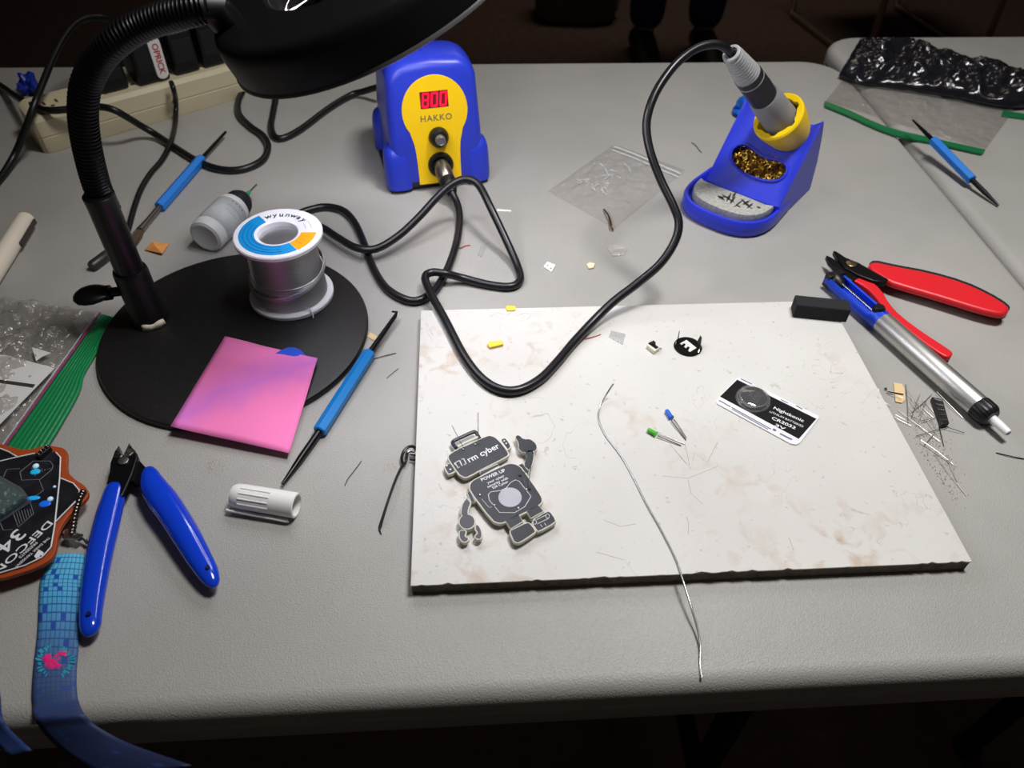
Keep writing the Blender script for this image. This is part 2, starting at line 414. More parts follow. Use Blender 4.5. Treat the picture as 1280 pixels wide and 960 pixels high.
mb = MB(); mb.lathe(hf, [(.0615, .0012), (.0615, .0002), (.0935, .0002), (.0935, .0012)], 72, caps=False)
led = mat('led_ring_glow', 'ffffff', .5, emit=('f6f6ff', LAMP_EMIT))
build('light_ring', mb, led, lamp, label='white glowing ring light under the head')
mb = MB(); mb.lathe(hf, [(.002, .019), (.02, .0185), (.04, .0168), (.0592, .0138), (.0592, .0125), (.04, .0095), (.02, .0078), (.002, .0073)], 48)
build('lens', mb, mat('lens_glass', 'ffffff', .03, trans=1, ior=1.5), lamp, smooth=80)
# bracket joining neck and head
ge = gs[-1]; he = hf(-.085, -.012, .014)
mb = MB(); mb.tube([gs[-8], ge, ge.lerp(he, .6), he], [.0095, .0095, .0095, .0085], 16)
build('neck_joint', mb, headm, lamp)
# ------------------------------------------------------------------ soldering station
sf = Fr(V(-.023, .6425, T), 11.7)
LEAN = .17
st = thing('soldering_station', 'blue and yellow soldering station with red digit display', 'soldering station', sf(0, .05, 0))
def sect(y, ins, top):
    hw = .0425 - ins; z0 = .006 + ins; pts = []; r = max(.019 - ins * .6, .008); tp = top - ins
    for k in range(9):
        a = math.radians(90 * k / 8); pts.append((hw - .0025 - r + r * math.cos(a) , tp - r * .92 + r * .92 * math.sin(a)))
    pts += [(x * .0, tp + .0016) for x in (1,)]
    pts += [(-p[0], p[1]) for p in reversed(pts[:9])]
    pts += [(-hw, .05), (-hw, z0), (hw, z0), (hw, .05)]
    return [sf(x, y + LEAN * z * max(0, 1 - y / .07), z) for x, z in pts]
mb = MB()
mb.loft([sect(y, i, t) for y, i, t in ((0, .0065, .1125), (.0012, .0035, .1125), (.0035, .0014, .1125), (.008, 0, .1130), (.02, 0, .1145), (.035, 0, .1150), (.055, 0, .1130), (.075, 0, .108), (.095, .0005, .101), (.108, .003, .094), (.114, .009, .088))])
build('housing', mb, blue, st, smooth=38)
for sx in (-1, 1):
    for yc, dy in ((.0125, 1.0), (.09, 1.0)):
        mb = MB()
        rr = [(.0132, .004), (.0136, .012), (.0132, .028), (.0126, .034), (.0108, .0392), (.0072, .0425), (.0012, .0440)]
        mb.loft([[sf(sx * .0362 + r * math.copysign(abs(math.cos(a)) ** .7, math.cos(a)), yc + LEAN * h * (1 if yc < .05 else 0) * .9 + r * 1.0 * math.copysign(abs(math.sin(a)) ** .8, math.sin(a)), h) for a in [2 * math.pi * i / 20 for i in range(20)]] for r, h in rr])
        build('corner_foot', mb, blue, st, smooth=60)
mb = MB()
for x0, x1 in ((-.047, -.026), (.026, .047)):
    mb.box(sf, x0, x1, .003, .100, 0, .0055)
mb.box(sf, -.027, .027, .003, .10, .0032, .0085)
build('base_tray', mb, mat('station_base', '1a1a1e', .6), st, bevel=.002)
fn = V(0, -1, LEAN).normalized()
def F(u, v, d=0):       # front plane
    return sf(u, LEAN * v - d, v + d * LEAN)
fex = sf.ex; fey = (sf.ey * LEAN + V(0, 0, 1)).normalized()
def Fmat(u, v, d=0):
    p = F(u, v, d); n = fex.cross(fey)
    return Matrix(((fex.x, fey.x, n.x, p.x), (fex.y, fey.y, n.y, p.y), (fex.z, fey.z, n.z, p.z), (0, 0, 0, 1)))
half = []
for k in range(15):
    a = math.radians(90 - 125 * k / 14); half.append((.0296 * math.cos(a), .0728 + .0300 * math.sin(a)))
half += [(.0228, .0500), (.0212, .044), (.0204, .036), (.0200, .026), (.0198, .0075)]
out = [(x, v) for x, v in half] + [(-x, v) for x, v in reversed(half[1:])]
PO = .0005
mb = MB(); mb.prism([F(x + PO, v, .0008) for x, v in out], -fn.y * 0 * sf.ey + sf.ey * .0025)
pn = build('front_panel', mb, yellow, st, smooth=0, bevel=.0003)
mb = MB(); mb.prism([F(x + PO, v, .0011) for x, v in ((-.0125, .0755), (.0125, .0755), (.0125, .0895), (-.0125, .0895))], sf.ey * .001)
dp = build('display', mb, mat('display_dark', '4a1620', .25, emit=('a01828', .35)), st, smooth=0)
dm = mat('display_red', 'ff1030', .4, emit=('ff0a30', 1.6))
def seg7(mb, u, v, segs, w=.0048, h=.0108, t=.0013):
    q = {'a': (0, h / 2, 1), 'g': (0, 0, 1), 'd': (0, -h / 2, 1), 'f': (-w / 2, h / 4, 0), 'b': (w / 2, h / 4, 0), 'e': (-w / 2, -h / 4, 0), 'c': (w / 2, -h / 4, 0)}
    for s in segs:
        x, y, hor = q[s]; a, b2 = (w / 2, t / 2) if hor else (t / 2, h / 4)
        sk = .12
        mb.prism([F(u + PO + x + i * a + (y + j * b2) * sk, v + y + j * b2, .0014) for i, j in ((-1, -1), (1, -1), (1, 1), (-1, 1))], sf.ey * .0004)
mb = MB()
for u, s in ((-.0078, 'abcdefg'), (0.0002, 'abcdef'), (.0082, 'abcdef')): seg7(mb, u, .0825, s)
build('digits', mb, dm, dp, smooth=0, label='red seven-segment digits reading 800')
build('lettering', text_mb('HAKKO', Fmat(PO + .0005, .0665, .00095), .0076, .012, spacing=1.15), mat('grey_print', '6e6648', .5), st, smooth=0, label='grey HAKKO lettering')
build('fine_print', text_mb('--------', Fmat(PO - .009, .0098, .00095), .0024, 0), mat('brown_print', 'a07a18', .5), st, smooth=0)
kf = Fr(F(PO + .001, .0500, 0), ex=fex, ey=fey, ez=fex.cross(fey))
mb = MB(); mb.lathe(kf, [(.0085, 0), (.0092, .002), (.0088, .006), (.0070, .009), (.0052, .0096)], 24); build('knob', mb, black, st)
mb = MB(); mb.lathe(kf, [(.0046, .0094), (.0044, .0145), (.0034, .0158), (.0028, .0150)], 18); build('knob_tip', mb, mat('knob_silver', '9a9da6', .3, .8), st)
cf = Fr(F(PO + .001, .0245, 0), ex=fex, ey=fey, ez=fex.cross(fey))
mb = MB(); mb.lathe(cf, [(.0118, 0), (.0118, .003), (.0108, .0045), (.0086, .0046), (.0086, .002)], 28); build('socket', mb, black, st)
# embossed mark on the top
tmx = Matrix.Translation(sf(-.008, .040, .1226)) @ Matrix.Rotation(math.radians(11.7 ), 4, 'Z')
build('top_lettering', text_mb('GI', tmx, .014, .0, .0003), mat('blue_pale', '8fa2ff', .4), st, smooth=0)
# power cord leaving the rear left corner, over to the power strip side
pc = [(475, 108, .02), (455, 114, .009), (438, 119, .0045), (410, 136, .0035), (378, 160, .0035), (356, 172, .0035), (344, 171, .0035), (339, 158, .0035), (342, 138, .0035), (345, 118, .0045), (338, 103, .0055), (322, 103, .006), (306, 112, .005), (298, 126, .0035), (299, 143, .0035), (313, 158, .0035), (328, 169, .0035), (335, 183, .0035), (328, 200, .0035), (305, 211, .0035), (278, 212, .0035), (250, 203, .0035), (220, 185, .0035), (196, 169, .006), (176, 157, .016), (158, 146, .031), (141, 137, .0405), (122, 133.5, .042), (92, 136, .042), (62, 138, .042), (42, 133, .035), (22, 122, .02), (2, 108, .006), (-25, 92, .0035), (-60, 80, .0035)]
mb = MB(); mb.tube(catmull(WL(pc), 8), .0034, 10); build('power_cord', mb, rubber, st, smooth=60)

# ------------------------------------------------------------------ iron holder, sponge, brass wool, iron
ha = -42.0
hfz = Fr(V(.2452, .6007, T), ha)
hd = thing('iron_holder', 'blue soldering iron holder with yellow collar', 'iron holder', hfz(0, .02, 0))
hblue = mat('holder_blue', '2b3ad2', .36)
RS = .058 / .053
# tray: open D-shaped bowl in front
def dshape(sc, off=0, y0=.003, n=20, front=.043, hw=.0435):
    pts = []
    for k in range(n + 1):
        a = math.pi + math.pi * k / n; c, s = math.cos(a), math.sin(a)
        pts.append(((hw - off) * (abs(c) ** .75) * (1 if c > 0 else -1), (front - off) * -(abs(s) ** .8)))
    return [(p[0], min(p[1], y0)) for p in pts]
def tray_ring(off, z): return [hfz(x, y, z) for x, y in dshape(1, off)] + [hfz(.0420 - off, .03, z), hfz(-.0420 + off, .03, z)]
mb = MB(); mb.loft([tray_ring(.0015, .001), tray_ring(0, .003), tray_ring(0, .0135), tray_ring(.0010, .0155), tray_ring(.0030, .0158), tray_ring(.0042, .0145), tray_ring(.0048, .0085)])
build('sponge_tray', mb, hblue, hd, smooth=50)
# ramp with a raised edge, hollowed for the wire wool
def ramp_prof(x):
    e = abs(x) / .0415
    lip = .006 * max(0, (e - .72) / .28) ** 1.5
    return [(.002, .001), (.002, .0170 + lip * .3), (.008, .0225 + lip * .8), (.026, .0430 + lip), (.046, .0655 + lip), (.050, .0715 + lip * 1.2), (.055, .0725 + lip * 1.2), (.064, .062), (.075, .033), (.081, .001)]
xs_ = [-.0415, -.0405, -.037, -.032, -.026, -.015, 0, .015, .026, .032, .037, .0405, .0415]
mb = MB(); xs = xs_; mb.loft([[hfz(.005 + x * .88, y, z if abs(x) < .041 else max(.001, z - .0012)) for y, z in ramp_prof(x)] for x in xs])
body = build('body', mb, hblue, hd, smooth=45)
ez = V(0, 0, 0) + (hfz.ey * -(.0255) + V(0, 0, .024)).normalized()   # ramp normal
se = (hfz.ey * .0200 + V(0, 0, .0225)).normalized()                  # up the slope
rf = Fr(hfz(.0085, .0225, .0395), ex=hfz.ex, ey=se, ez=hfz.ex.cross(se))
bean = [(rf_x, rf_y) for rf_x, rf_y in ((-.0285, .004), (-.0245, .0115), (-.016, .0135), (-.006, .0095), (.004, .0075), (.014, .0095), (.0235, .0085), (.028, .0015), (.0245, -.0075), (.014, -.0115), (0, -.0125), (-.014, -.0105), (-.0245, -.0045))]
beanc = [(p.x - .003, p.y - .001) for p in chaikin([V(x, y, 0) for x, y in bean], 2)]
cut = MB(); cut.prism([rf(x, y, .02) for x, y in beanc], rf.ez * -.040)
cu = build('cutter', cut, hblue)
cyl = MB(); hole = Fr(hfz(.0085, .042, .061), ex=hfz.ex, ey=se, ez=rf.ez); cyl.lathe(hole, [(.0115, .02), (.0115, -.028)], 24)
cu2 = build('cutter', cyl, hblue)
for c_ in (cu, cu2):
    md = body.modifiers.new('b', 'BOOLEAN'); md.object = c_; md.operation = 'DIFFERENCE'; md.solver = 'EXACT'
bpy.context.view_layer.update()
dg = bpy.context.evaluated_depsgraph_get(); nm = bpy.data.meshes.new_from_object(body.evaluated_get(dg))
body.modifiers.clear(); old = body.data; body.data = nm; nm.name = 'body'
nm.materials.clear(); nm.materials.append(hblue)
nm.polygons.foreach_set('use_smooth', [True] * len(nm.polygons)); nm.set_sharp_from_angle(angle=math.radians(40))
for c_ in (cu, cu2): bpy.data.objects.remove(c_)
mb = MB(); mb.tube([rf(x, y, .0006) for x, y in beanc + beanc[:1]], .0012, 8); build('opening_rim', mb, hblue, hd)
# yellow collar along the iron
ie = V(.209, .591, T + .148)
ic = W(981, 157, .0715); iaf = axis_frame(ic, ie)
ya = mat('collar_yellow', 'f5cf14', .38)
mb = MB()
NN = 36
def yring(r, h, notch=0):
    out = []
    for i in range(NN):
        a = 2 * math.pi * i / NN
        rr = r + (notch if (i % 6) in (0, 1) else 0)
        # the far top of the collar stands higher than the near side
        out.append(iaf(rr * math.cos(a), rr * math.sin(a), h))
    return out
mb.loft([yring(.0165, -.020), yring(.0200, -.002), yring(.0222, .010), yring(.0224, .0150), yring(.0212, .0165), yring(.0168, .0165, .0022), yring(.0160, .0150, .0022), yring(.0150, -.006, .0)], caps=False)
build('collar', mb, ya, hd, smooth=40)

# sponge
sp = MB(); random.seed(9)
sl = [(p[0] * .97, p[1] * .93 + .001) for p in dshape(1, .0055)]
rings = []
for z, s in ((.0090, .98), (.0115, 1.0), (.0165, 1.0), (.0183, .985), (.0186, .9), (.0186, .5), (.0185, .03)):
    rings.append([hfz(x * s, (y + .015) * s - .015, z + random.uniform(-.00025, .00025) - .04 * (y + .035) * (z > .02) * 0) for x, y in sl + [(.033, -.0012), (.011, -.001), (-.011, -.001), (-.033, -.0012)]])
sp.loft(rings)
spm = mat('sponge_grey', 'b9b8b2', .95, bump=(900, .8, .0012), var=('a3a29c', 400, .4, .6))
# burn marks stay in the surface
nt = spm.node_tree; b_ = nt.nodes['Principled BSDF']; src = b_.inputs['Base Color'].links[0].from_socket
spo = solo('cleaning_sponge', sp, spm, 'grey cleaning sponge with black burn marks in the blue holder tray', 'sponge', smooth=50)
random.seed(5)
mb = MB()
marks = [((897, 237), (906, 243)), ((903, 236), (918, 246)), ((908, 245), (914, 234)), ((915, 240), (921, 232)), ((913, 247), (919, 238)), ((918, 251), (930, 242)), ((926, 241), (940, 254)), ((928, 249), (938, 243)), ((934, 253), (941, 247)), ((946, 251), (951, 253)), ((899, 239), (905, 239)), ((920, 249), (926, 252))]
for a, c in marks:
    p, q = W(a[0], a[1] + 7, .0190), W(c[0], c[1] + 7, .0190); d = (q - p); sd = V(-d.y, d.x, 0).normalized()
    n = 7; L_, R_ = [], []
    for k in range(n + 1):
        w = .0011 * math.sin(math.pi * (k + .4) / (n + .8)) * random.uniform(.5, 1.3); c0 = p.lerp(q, k / n)
        L_.append(c0 + sd * w); R_.append(c0 - sd * w)
    mb.prism(L_ + R_[::-1], (0, 0, -.0007))
build('burn_mark', mb, mat('burn_black', '2c2621', .9), spo, smooth=0, kind='stuff')
# brass wool
random.seed(7); mb = MB()
for k in range(420):
    while True:
        x, y = random.uniform(-.033, .028), random.uniform(-.014, .014)
        if ((x + .003) / .0285) ** 2 + ((y) / .0115) ** 2 < 1.0: break
    z = random.uniform(-.016, -.003) + .0035 * (1 - ((x + .003) / .03) ** 2)
    a = random.uniform(0, 6.28); tl = random.uniform(-.9, .9); r = random.uniform(.0013, .003); ph = random.uniform(0, 6)
    pts = []
    for i in range(6):
        t = ph + i * .75
        q = V(r * math.cos(t), r * math.sin(t) * math.cos(tl), r * math.sin(t) * math.sin(tl)); q.rotate(Matrix.Rotation(a, 3, 'Z'))
        pts.append(rf(x + q.x, y + q.y, z + q.z))
    mb.tube(pts, .00042, 4, sq=.35)
brass = mat('brass_wool', 'd9ab4a', .28, 1.0)
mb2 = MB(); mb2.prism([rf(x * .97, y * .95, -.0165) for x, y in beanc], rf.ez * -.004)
bw = thing('brass_wool', 'gold brass wire wool packed into the blue holder opening', 'wire wool', rf(0, 0, -.02))
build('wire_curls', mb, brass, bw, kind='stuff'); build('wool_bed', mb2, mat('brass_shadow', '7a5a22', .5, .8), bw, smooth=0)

# soldering iron with its cord and plug
iron = thing('soldering_iron', 'grey and black soldering iron with long black cord standing in the holder', 'soldering iron', ic)
igrey = mat('iron_grey', '86878a', .5); iblk = mat('iron_black', '26262b', .48)
IL = (ie - ic).length
mb = MB(); mb.lathe(iaf, [(.0095, -.020), (.012, -.004), (.0146, .006), (.0150, .012), (.0142, .020), (.0138, .036), (.0128, .046), (.0122, .0475), (.0100, .047)], 28); build('nose_cone', mb, igrey, iron)
# cut-away grey shoulder meets the dark grip at a slant
mb = MB()
rings = []
for r, h, sl_ in ((.0110, .040, .0), (.0116, .060, 0), (.0112, .080, 0), (.0107, IL * .66, 0), (.0100, IL * .665, 0)):
    rings.append([iaf(r * math.cos(a), r * math.sin(a), h) for a in [2 * math.pi * i / 24 for i in range(24)]])
mb.loft(rings); build('grip', mb, iblk, iron)
mb = MB(); pr = [(.0106, IL * .655)]
n = 11
for k in range(n):
    h0 = IL * .685 + k * IL * .0255; r = .0112 - .0034 * k / n
    pr += [(r, h0), (r, h0 + .0024), (r - .0013, h0 + .0025), (r - .0013, h0 + .0038)]
pr += [(.0074, IL * .972), (.0074, IL * .995), (.0066, IL), (.0050, IL), (.0050, IL * .97)]
pr.insert(1, (.0114, IL * .66)); mb.lathe(iaf, pr, 24); build('strain_relief', mb, mat('relief_grey', 'a7a8ab', .5), iron, smooth=30)
mb = MB(); mb.lathe(iaf, [(.0028, -.045), (.0045, -.03), (.0045, -.0195)], 12); build('tip_sleeve', mb, steel, iron)
plug0 = cf(0, 0, .001); pdir = (cf.ez * 1.0 + V(0.12, 0, -.55)).normalized()
pf = axis_frame(plug0, plug0 + pdir)
mb = MB(); mb.lathe(pf, [(.0072, 0), (.0078, .004), (.0076, .017), (.0070, .018)], 22); build('plug_sleeve', mb, mat('plug_metal', '8a8378', .3, .9), iron)
mb = MB(); mb.lathe(pf, [(.0068, .0175), (.0078, .019), (.0072, .027), (.0056, .031), (.0045, .034)], 20); build('plug_boot', mb, black, iron)
pe = pf(0, 0, .032)
cz = [(572, 256, .007), (574.5, 275, .0036), (571, 302, .0036), (562, 330, .0036), (552, 350, .0036), (540, 366, .0036), (521, 376, .0036), (501, 372, .0036), (481, 358, .0036), (466, 334, .0036), (456, 307, .0036), (443, 278, .0036), (428, 263, .0036), (407, 258.5, .0036), (388, 262, .0036), (372, 268, .0036), (360, 277, .0037), (372, 285, .0039), (388, 281, .009), (402, 284, .0112), (422, 297, .0112), (446, 310, .0112), (470, 311, .0112), (498, 295, .015), (524, 271, .024), (545, 248, .033), (564, 231, .040), (582, 224, .043), (598, 231, .041), (614, 261, .031), (634, 303, .014), (647, 333, .005), (650, 350, .0036), (638, 358, .0036), (612, 356, .0036), (580, 348, .0055), (556, 342, .0112), (540, 340.5, .0115), (531.5, 347, .0115), (538, 366, .0125), (558, 403, .0127), (580, 445, .0127), (602, 473, .0127), (626, 487, .0127), (650, 487, .0127), (675, 474, .0127), (696, 453, .0127), (717, 428, .0130), (741, 402, .0165), (767, 377, .024), (797, 354, .033), (825, 330, .044), (843, 303, .055), (848.5, 280, .065), (842, 258, .074), (826, 225, .087), (813, 190, .102), (808, 160, .115), (812, 135, .126), (824, 108, .137), (845, 80, .148), (868, 62, .1545), (888, 55.5, .1565), (903, 57.5, .1545)]
pts = [pe] + WL(cz) + [iaf(0, 0, IL * .975)]
mb = MB(); mb.tube(catmull(pts, 8), .0033, 12); build('cord', mb, mat('cord_black', '17171a', .32), iron, smooth=60)

# ------------------------------------------------------------------ solder spool
sc = V(-.138, .4825, T + .0058)
sfm = Fr(sc, 0)
spool = thing('solder_spool', 'white spool wound with silver solder wire standing on the lamp base', 'spool', sc)
wp = mat('spool_white', 'e9e8ee', .4, sss=.0)
mb = MB(); mb.lathe(sfm, [(.0315, 0), (.0322, .0008), (.0322, .0032), (.0314, .004), (.012, .004)], 56); build('bottom_flange', mb, wp, spool)
mb = MB(); mb.lathe(sfm, [(.0235, .0545), (.0312, .0545), (.0322, .0552), (.0322, .0575), (.0314, .0583), (.0152, .0583), (.0146, .0578), (.0140, .050), (.0138, .012), (.0160, .012), (.0160, .0545)], 56, caps=False); build('top_flange', mb, wp, spool)
mb = MB(); mb.lathe(sfm, [(.0139, .018), (.0130, .0185)], 32); build('bore_bottom', mb, wp, spool)
solder = mat('solder_silver', 'd4d4d6', .36, 1.0)
pr = [(.0130, .0042)]
n = 40
for k in range(n):
    h = .0044 + (.0498) * k / n; t = k / n
    r = .0278 - .0030 * t + (.0006 if .3 < t < .42 else 0)
    pr += [(r - .00035, h), (r, h + .0004), (r - .00005, h + .0009)]
pr += [(.0130, .0543)]
mb = MB(); mb.lathe(sfm, pr, 64); build('wound_wire', mb, solder, spool, smooth=50, kind='stuff')
mb = MB()
for k in range(5):
    pts = []
    for i in range(49):
        a = 2 * math.pi * i / 48; pts.append(sfm((.0287 + .0004 * (k % 2)) * math.cos(a), (.0287 + .0004 * (k % 2)) * math.sin(a), .0195 + k * .0013 + .007 * (math.cos(a - .35 - .1 * k)) ))
    mb.tube(pts, .00062, 6, caps=False)
build('loose_coil', mb, solder, spool)
a0 = math.radians(-62)
lp = [sfm(.0276 * math.cos(a0), .0276 * math.sin(a0), .010), sfm(.0288 * math.cos(a0 + .05), .0288 * math.sin(a0 + .05), .0072), sfm(.0305 * math.cos(a0 + .10), .0305 * math.sin(a0 + .1), .0060), sfm(.0335 * math.cos(a0 + .13), .0335 * math.sin(a0 + .13), .0035), sfm(.036 * math.cos(a0 + .1), .036 * math.sin(a0 + .1), .0012)]
mb = MB(); mb.tube(catmull(lp, 5), .00055, 6); build('wire_end', mb, solder, spool)
zt = .0583
def sector(a0, a1, r0, r1, z=.0585, n=28):
    return [sfm(r1 * math.cos(math.radians(a0 + (a1 - a0) * k / n)), r1 * math.sin(math.radians(a0 + (a1 - a0) * k / n)), z) for k in range(n + 1)] + [sfm(r0 * math.cos(math.radians(a1 - (a1 - a0) * k / n)), r0 * math.sin(math.radians(a1 - (a1 - a0) * k / n)), z) for k in range(n + 1)]
mb = MB(); mb.prism(sector(128, 307, .0170, .0280), (0, 0, -.0002)); build('label_blue', mb, mat('label_blue', '0d8fd4', .45), spool, smooth=0)
mb = MB(); mb.prism(sector(308, 358, .0170, .0280, n=14), (0, 0, -.0002)); build('label_orange', mb, mat('label_orange', 'f5a30c', .45), spool, smooth=0)
ink = mat('dark_print', '2c2c34', .5); inkb = mat('blue_print', '0a5f9c', .5); inko = mat('orange_print', 'b06a06', .5)
def arc_text(s, r, a_start, step, size, m, parent, name='lettering', bold=.01):
    mb = MB()
    for i, ch in enumerate(s):
        a = math.radians(a_start - step * i)
        M = Matrix.Translation(sfm(r * math.cos(a), r * math.sin(a), .0587)) @ Matrix.Rotation(a - math.pi / 2, 4, 'Z')
        t = text_mb(ch, M, size, bold); mb.add(t.v, t.f)
    build(name, mb, m, parent, smooth=0)
arc_text('wyunway', .0228, 116, 12.2, .0072, ink, spool)
arc_text('-----', .0245, 32, 5.0, .0040, ink, spool, 'fine_print', 0); arc_text('----', .0205, 30, 6, .0036, ink, spool, 'fine_print', 0)
mb = MB()
for r in (.0185, .0215, .0245):
    mb.prism(sector(150, 285, r, r + .0005, .0586), (0, 0, -.0001))
build('label_lines', mb, inkb, spool, smooth=0)
mb = MB()
for a in (322, 333, 344): mb.prism([sfm(r * math.cos(math.radians(a)) + d * math.sin(math.radians(a)), r * math.sin(math.radians(a)), .0586) for r, d in ((.019, -.0003), (.025, -.0003), (.025, .0003), (.019, .0003))], (0, 0, -.0001))
build('label_lines', mb, inko, spool, smooth=0)
# ------------------------------------------------------------------ power strip with adapters and cables
A = W(66, 192, 0); B = W(306, 122, 0)
sang = math.degrees(math.atan2(B.y - A.y, B.x - A.x)); SL = (B - A).length
pf_ = Fr(A, sang)
cream = mat('strip_cream', 'cfc4a4', .5)
strip = thing('power_strip', 'cream power strip full of black adapters behind the lamp neck', 'power strip', pf_(SL / 2, .025, 0))
SW = .056
prof = [(0.0008, 0), (0, .002), (0, .0158), (.0006, .0162), (.0006, .0172), (0, .0176), (.0012, .032), (.0045, .0362), (SW - .0045, .0362), (SW - .0012, .032), (SW, .017), (SW, .002), (SW - .0008, 0)]
def pring(x, s):
    return [pf_(x, SW / 2 + (y - SW / 2) * (1 - s * .12), z * (1 - s * .06)) for y, z in prof]
mb = MB(); mb.loft([pring(-.006, 1.6), pring(-.003, .6), pring(.002, 0), pring(SL - .002, 0), pring(SL + .003, .6), pring(SL + .006, 1.6)]); build('case', mb, cream, strip, smooth=25)
slot = mat('slot_dark', '55482f', .6)
def outlet(x):
    mb = MB(); mb.box(pf_, x - .0145, x + .0145, SW / 2 - .0145, SW / 2 + .0145, .0360, .0366); o = build('outlet', mb, cream, strip, smooth=0, bevel=.0006)
    mb = MB()
    mb.box(pf_, x - .007, x - .0045, SW / 2 - .004, SW / 2 + .004, .0364, .0368); mb.box(pf_, x + .0045, x + .007, SW / 2 - .004, SW / 2 + .004, .0364, .0368)
    mb.lathe(Fr(pf_(x, SW / 2 - .009, .0364), sang), [(.0022, 0), (.0022, .0004)], 10)
    build('slots', mb, slot, o, smooth=0)
for x in (.020, .062, .098, .134, .170): outlet(x)
adm = mat('adapter_black', '0b0b0d', .45)
def at_strip(px, z=.0368):
    """position along the strip whose middle line shows at that column"""
    best = min(((abs(proj(pf_(x / 1000, SW * .5, z))[0] - px), x / 1000) for x in range(-20, 260)), key=lambda t: t[0])
    return best[1]
def proj(p):
    d = ROT.transposed() @ (Vector(p) - V(0, 0, T + CAMH)); return (640 + FPX * d.x / d.z, 480 + FPX * d.y / d.z)
def adapter(x, w, y0, y1, h, label, tilt=0):
    t = thing('power_adapter', label, 'adapter', pf_(x, (y0 + y1) / 2, .0367), 'adapters on the power strip')
    fr = Fr(pf_(x, 0, .0367), sang + tilt)
    mb = MB(); mb.box(fr, -w / 2, w / 2, y0, y1, 0, h); build('body', mb, adm, t, bevel=.0025)
    mb = MB(); mb.box(fr, -w / 2 + .003, w / 2 - .003, y0 - .0006, y0 + .0004, .012, h - .008); build('face_plate', mb, mat('adapter_face', '16161a', .55), t, smooth=0, bevel=.0003)
    return t, fr
adapter(at_strip(139), .027, .012, .046, .030, 'low black adapter at the near end of the power strip')
t2, f2 = adapter(at_strip(186), .032, .008, .048, .046, 'black adapter carrying a white plate with red lettering')
mb = MB()
pw, ph = .0062, .021
ol = []
for k in range(24):
    a = 2 * math.pi * k / 24; ol.append((pw * math.cos(a), (ph - pw) * (1 if math.sin(a) >= 0 else -1) + pw * math.sin(a)))
xo = .0085
mb.prism([f2(x + xo, .008 - .0022, z + .0235) for x, z in ol], f2.ey * .0024)
pl = build('name_plate', mb, white, t2, bevel=.0006, label='white rounded plate with red lettering')
nx = f2.ez * -1; M = Matrix(((nx.x, f2.ex.x, (-f2.ey).x, 0), (nx.y, f2.ex.y, (-f2.ey).y, 0), (nx.z, f2.ex.z, (-f2.ey).z, 0), (0, 0, 0, 1)))
M.translation = f2(xo, .008 - .0025, .0235)
build('plate_lettering', text_mb('OPRICK', M, .0085, .012), mat('red_print', 'c8202c', .5), pl, smooth=0)
adapter(at_strip(228), .026, .010, .048, .043, 'tall black adapter third along the power strip')
adapter(at_strip(262), .024, .010, .048, .046, 'tall black adapter at the far end of the power strip')
# cables
def cable(name, label, pts, r, group='loose black cables', end=None, **k):
    P = catmull(WL(pts), 8); c = min(P, key=lambda p: p.z)
    t = thing(name, label, 'cable', V(c.x, c.y, T))
    mb = MB(); mb.tube(P, r, 10); build('cable', mb, rubber, t, smooth=60)
    return t, P
t, P = cable('power_cable', 'black cable arching up from the strip and off the left edge of the table', [(-40, 262, .0032), (-15, 240, .0032), (3, 219, .0045), (20, 190, .014), (33, 158, .036), (44, 128, .052), (55, 100, .060), (66, 73, .068), (78, 50, .074), (92, 32, .078), (108, 23, .078), (126, 22, .074), (140, 27, .066), (150, 36, .057)], .0034)
e = P[-1]; pp = axis_frame(e, e + V(.004, .002, -.012))
mb = MB(); mb.box(pp, -.008, .008, -.006, .006, 0, .014); build('plug', mb, white, t, bevel=.002, label='white plug')
t, P = cable('lamp_cable', 'thin black cable running from the strip down behind the lamp stem', [(214, 103, .040), (217, 112, .036), (219.5, 124, .020), (220, 138, .008), (219, 155, .0035), (214, 176, .0072), (203, 199, .0032), (188, 217, .0025), (176, 237, .0025), (167, 262, .0025), (160, 287, .0025), (151, 303, .003), (138, 316, .004)], .0026)
pl_ = axis_frame(W(143, 312, .0045), W(116, 332, .0045))
mb = MB(); mb.lathe(pl_, [(.003, 0), (.0044, .003), (.0044, .024), (.0036, .0262)], 14); build('barrel_plug', mb, mat('plug_dark', '2a2626', .4), t)

# ------------------------------------------------------------------ blue-handled hand tools
def hexrod(mb, a, b, r):
    fr = axis_frame(a, b); L_ = (Vector(b) - Vector(a)).length
    mb.loft([[fr(rr * math.cos(math.radians(60 * i + 30)), rr * math.sin(math.radians(60 * i + 30)), h) for i in range(6)] for rr, h in ((r * .86, 0), (r, .0008), (r, L_ - .0008), (r * .86, L_))])
def pick(label, ha_, hb_, ta, tb, zs, r=.0048, hook=None, hm=None):
    pa, pb = W(*ha_, zs[1]), W(*hb_, zs[2])
    t = thing('soldering_pick', label, 'pick', V(*((pa + pb) / 2).xy, T), 'blue-handled picks')
    mb = MB(); hexrod(mb, pa, pb, r); build('handle', mb, hm or pickblue, t, smooth=20)
    mb = MB(); p1 = W(*ta, zs[0]); path = [pa.lerp(pb, .03), pa.lerp(p1, .3), p1]
    rad = [.0023, .0021, .0009]
    if hook: path += [W(*h, zs[0] + .001) for h in hook]; rad = [.0023, .0020, .0011, .0007]
    mb.tube(path, rad, 10); build('hook_tip' if hook else 'spike_tip', mb, mat('blackened_steel', '1f1e20', .3, .7), t)
    p2 = W(*tb, zs[3]); mb = MB(); mb.tube([pb.lerp(pa, .03), pb.lerp(p2, .5), p2], [.0024, .0023, .0010], 10); build('fork_tip', mb, MATS['blackened_steel'], t)
    return t
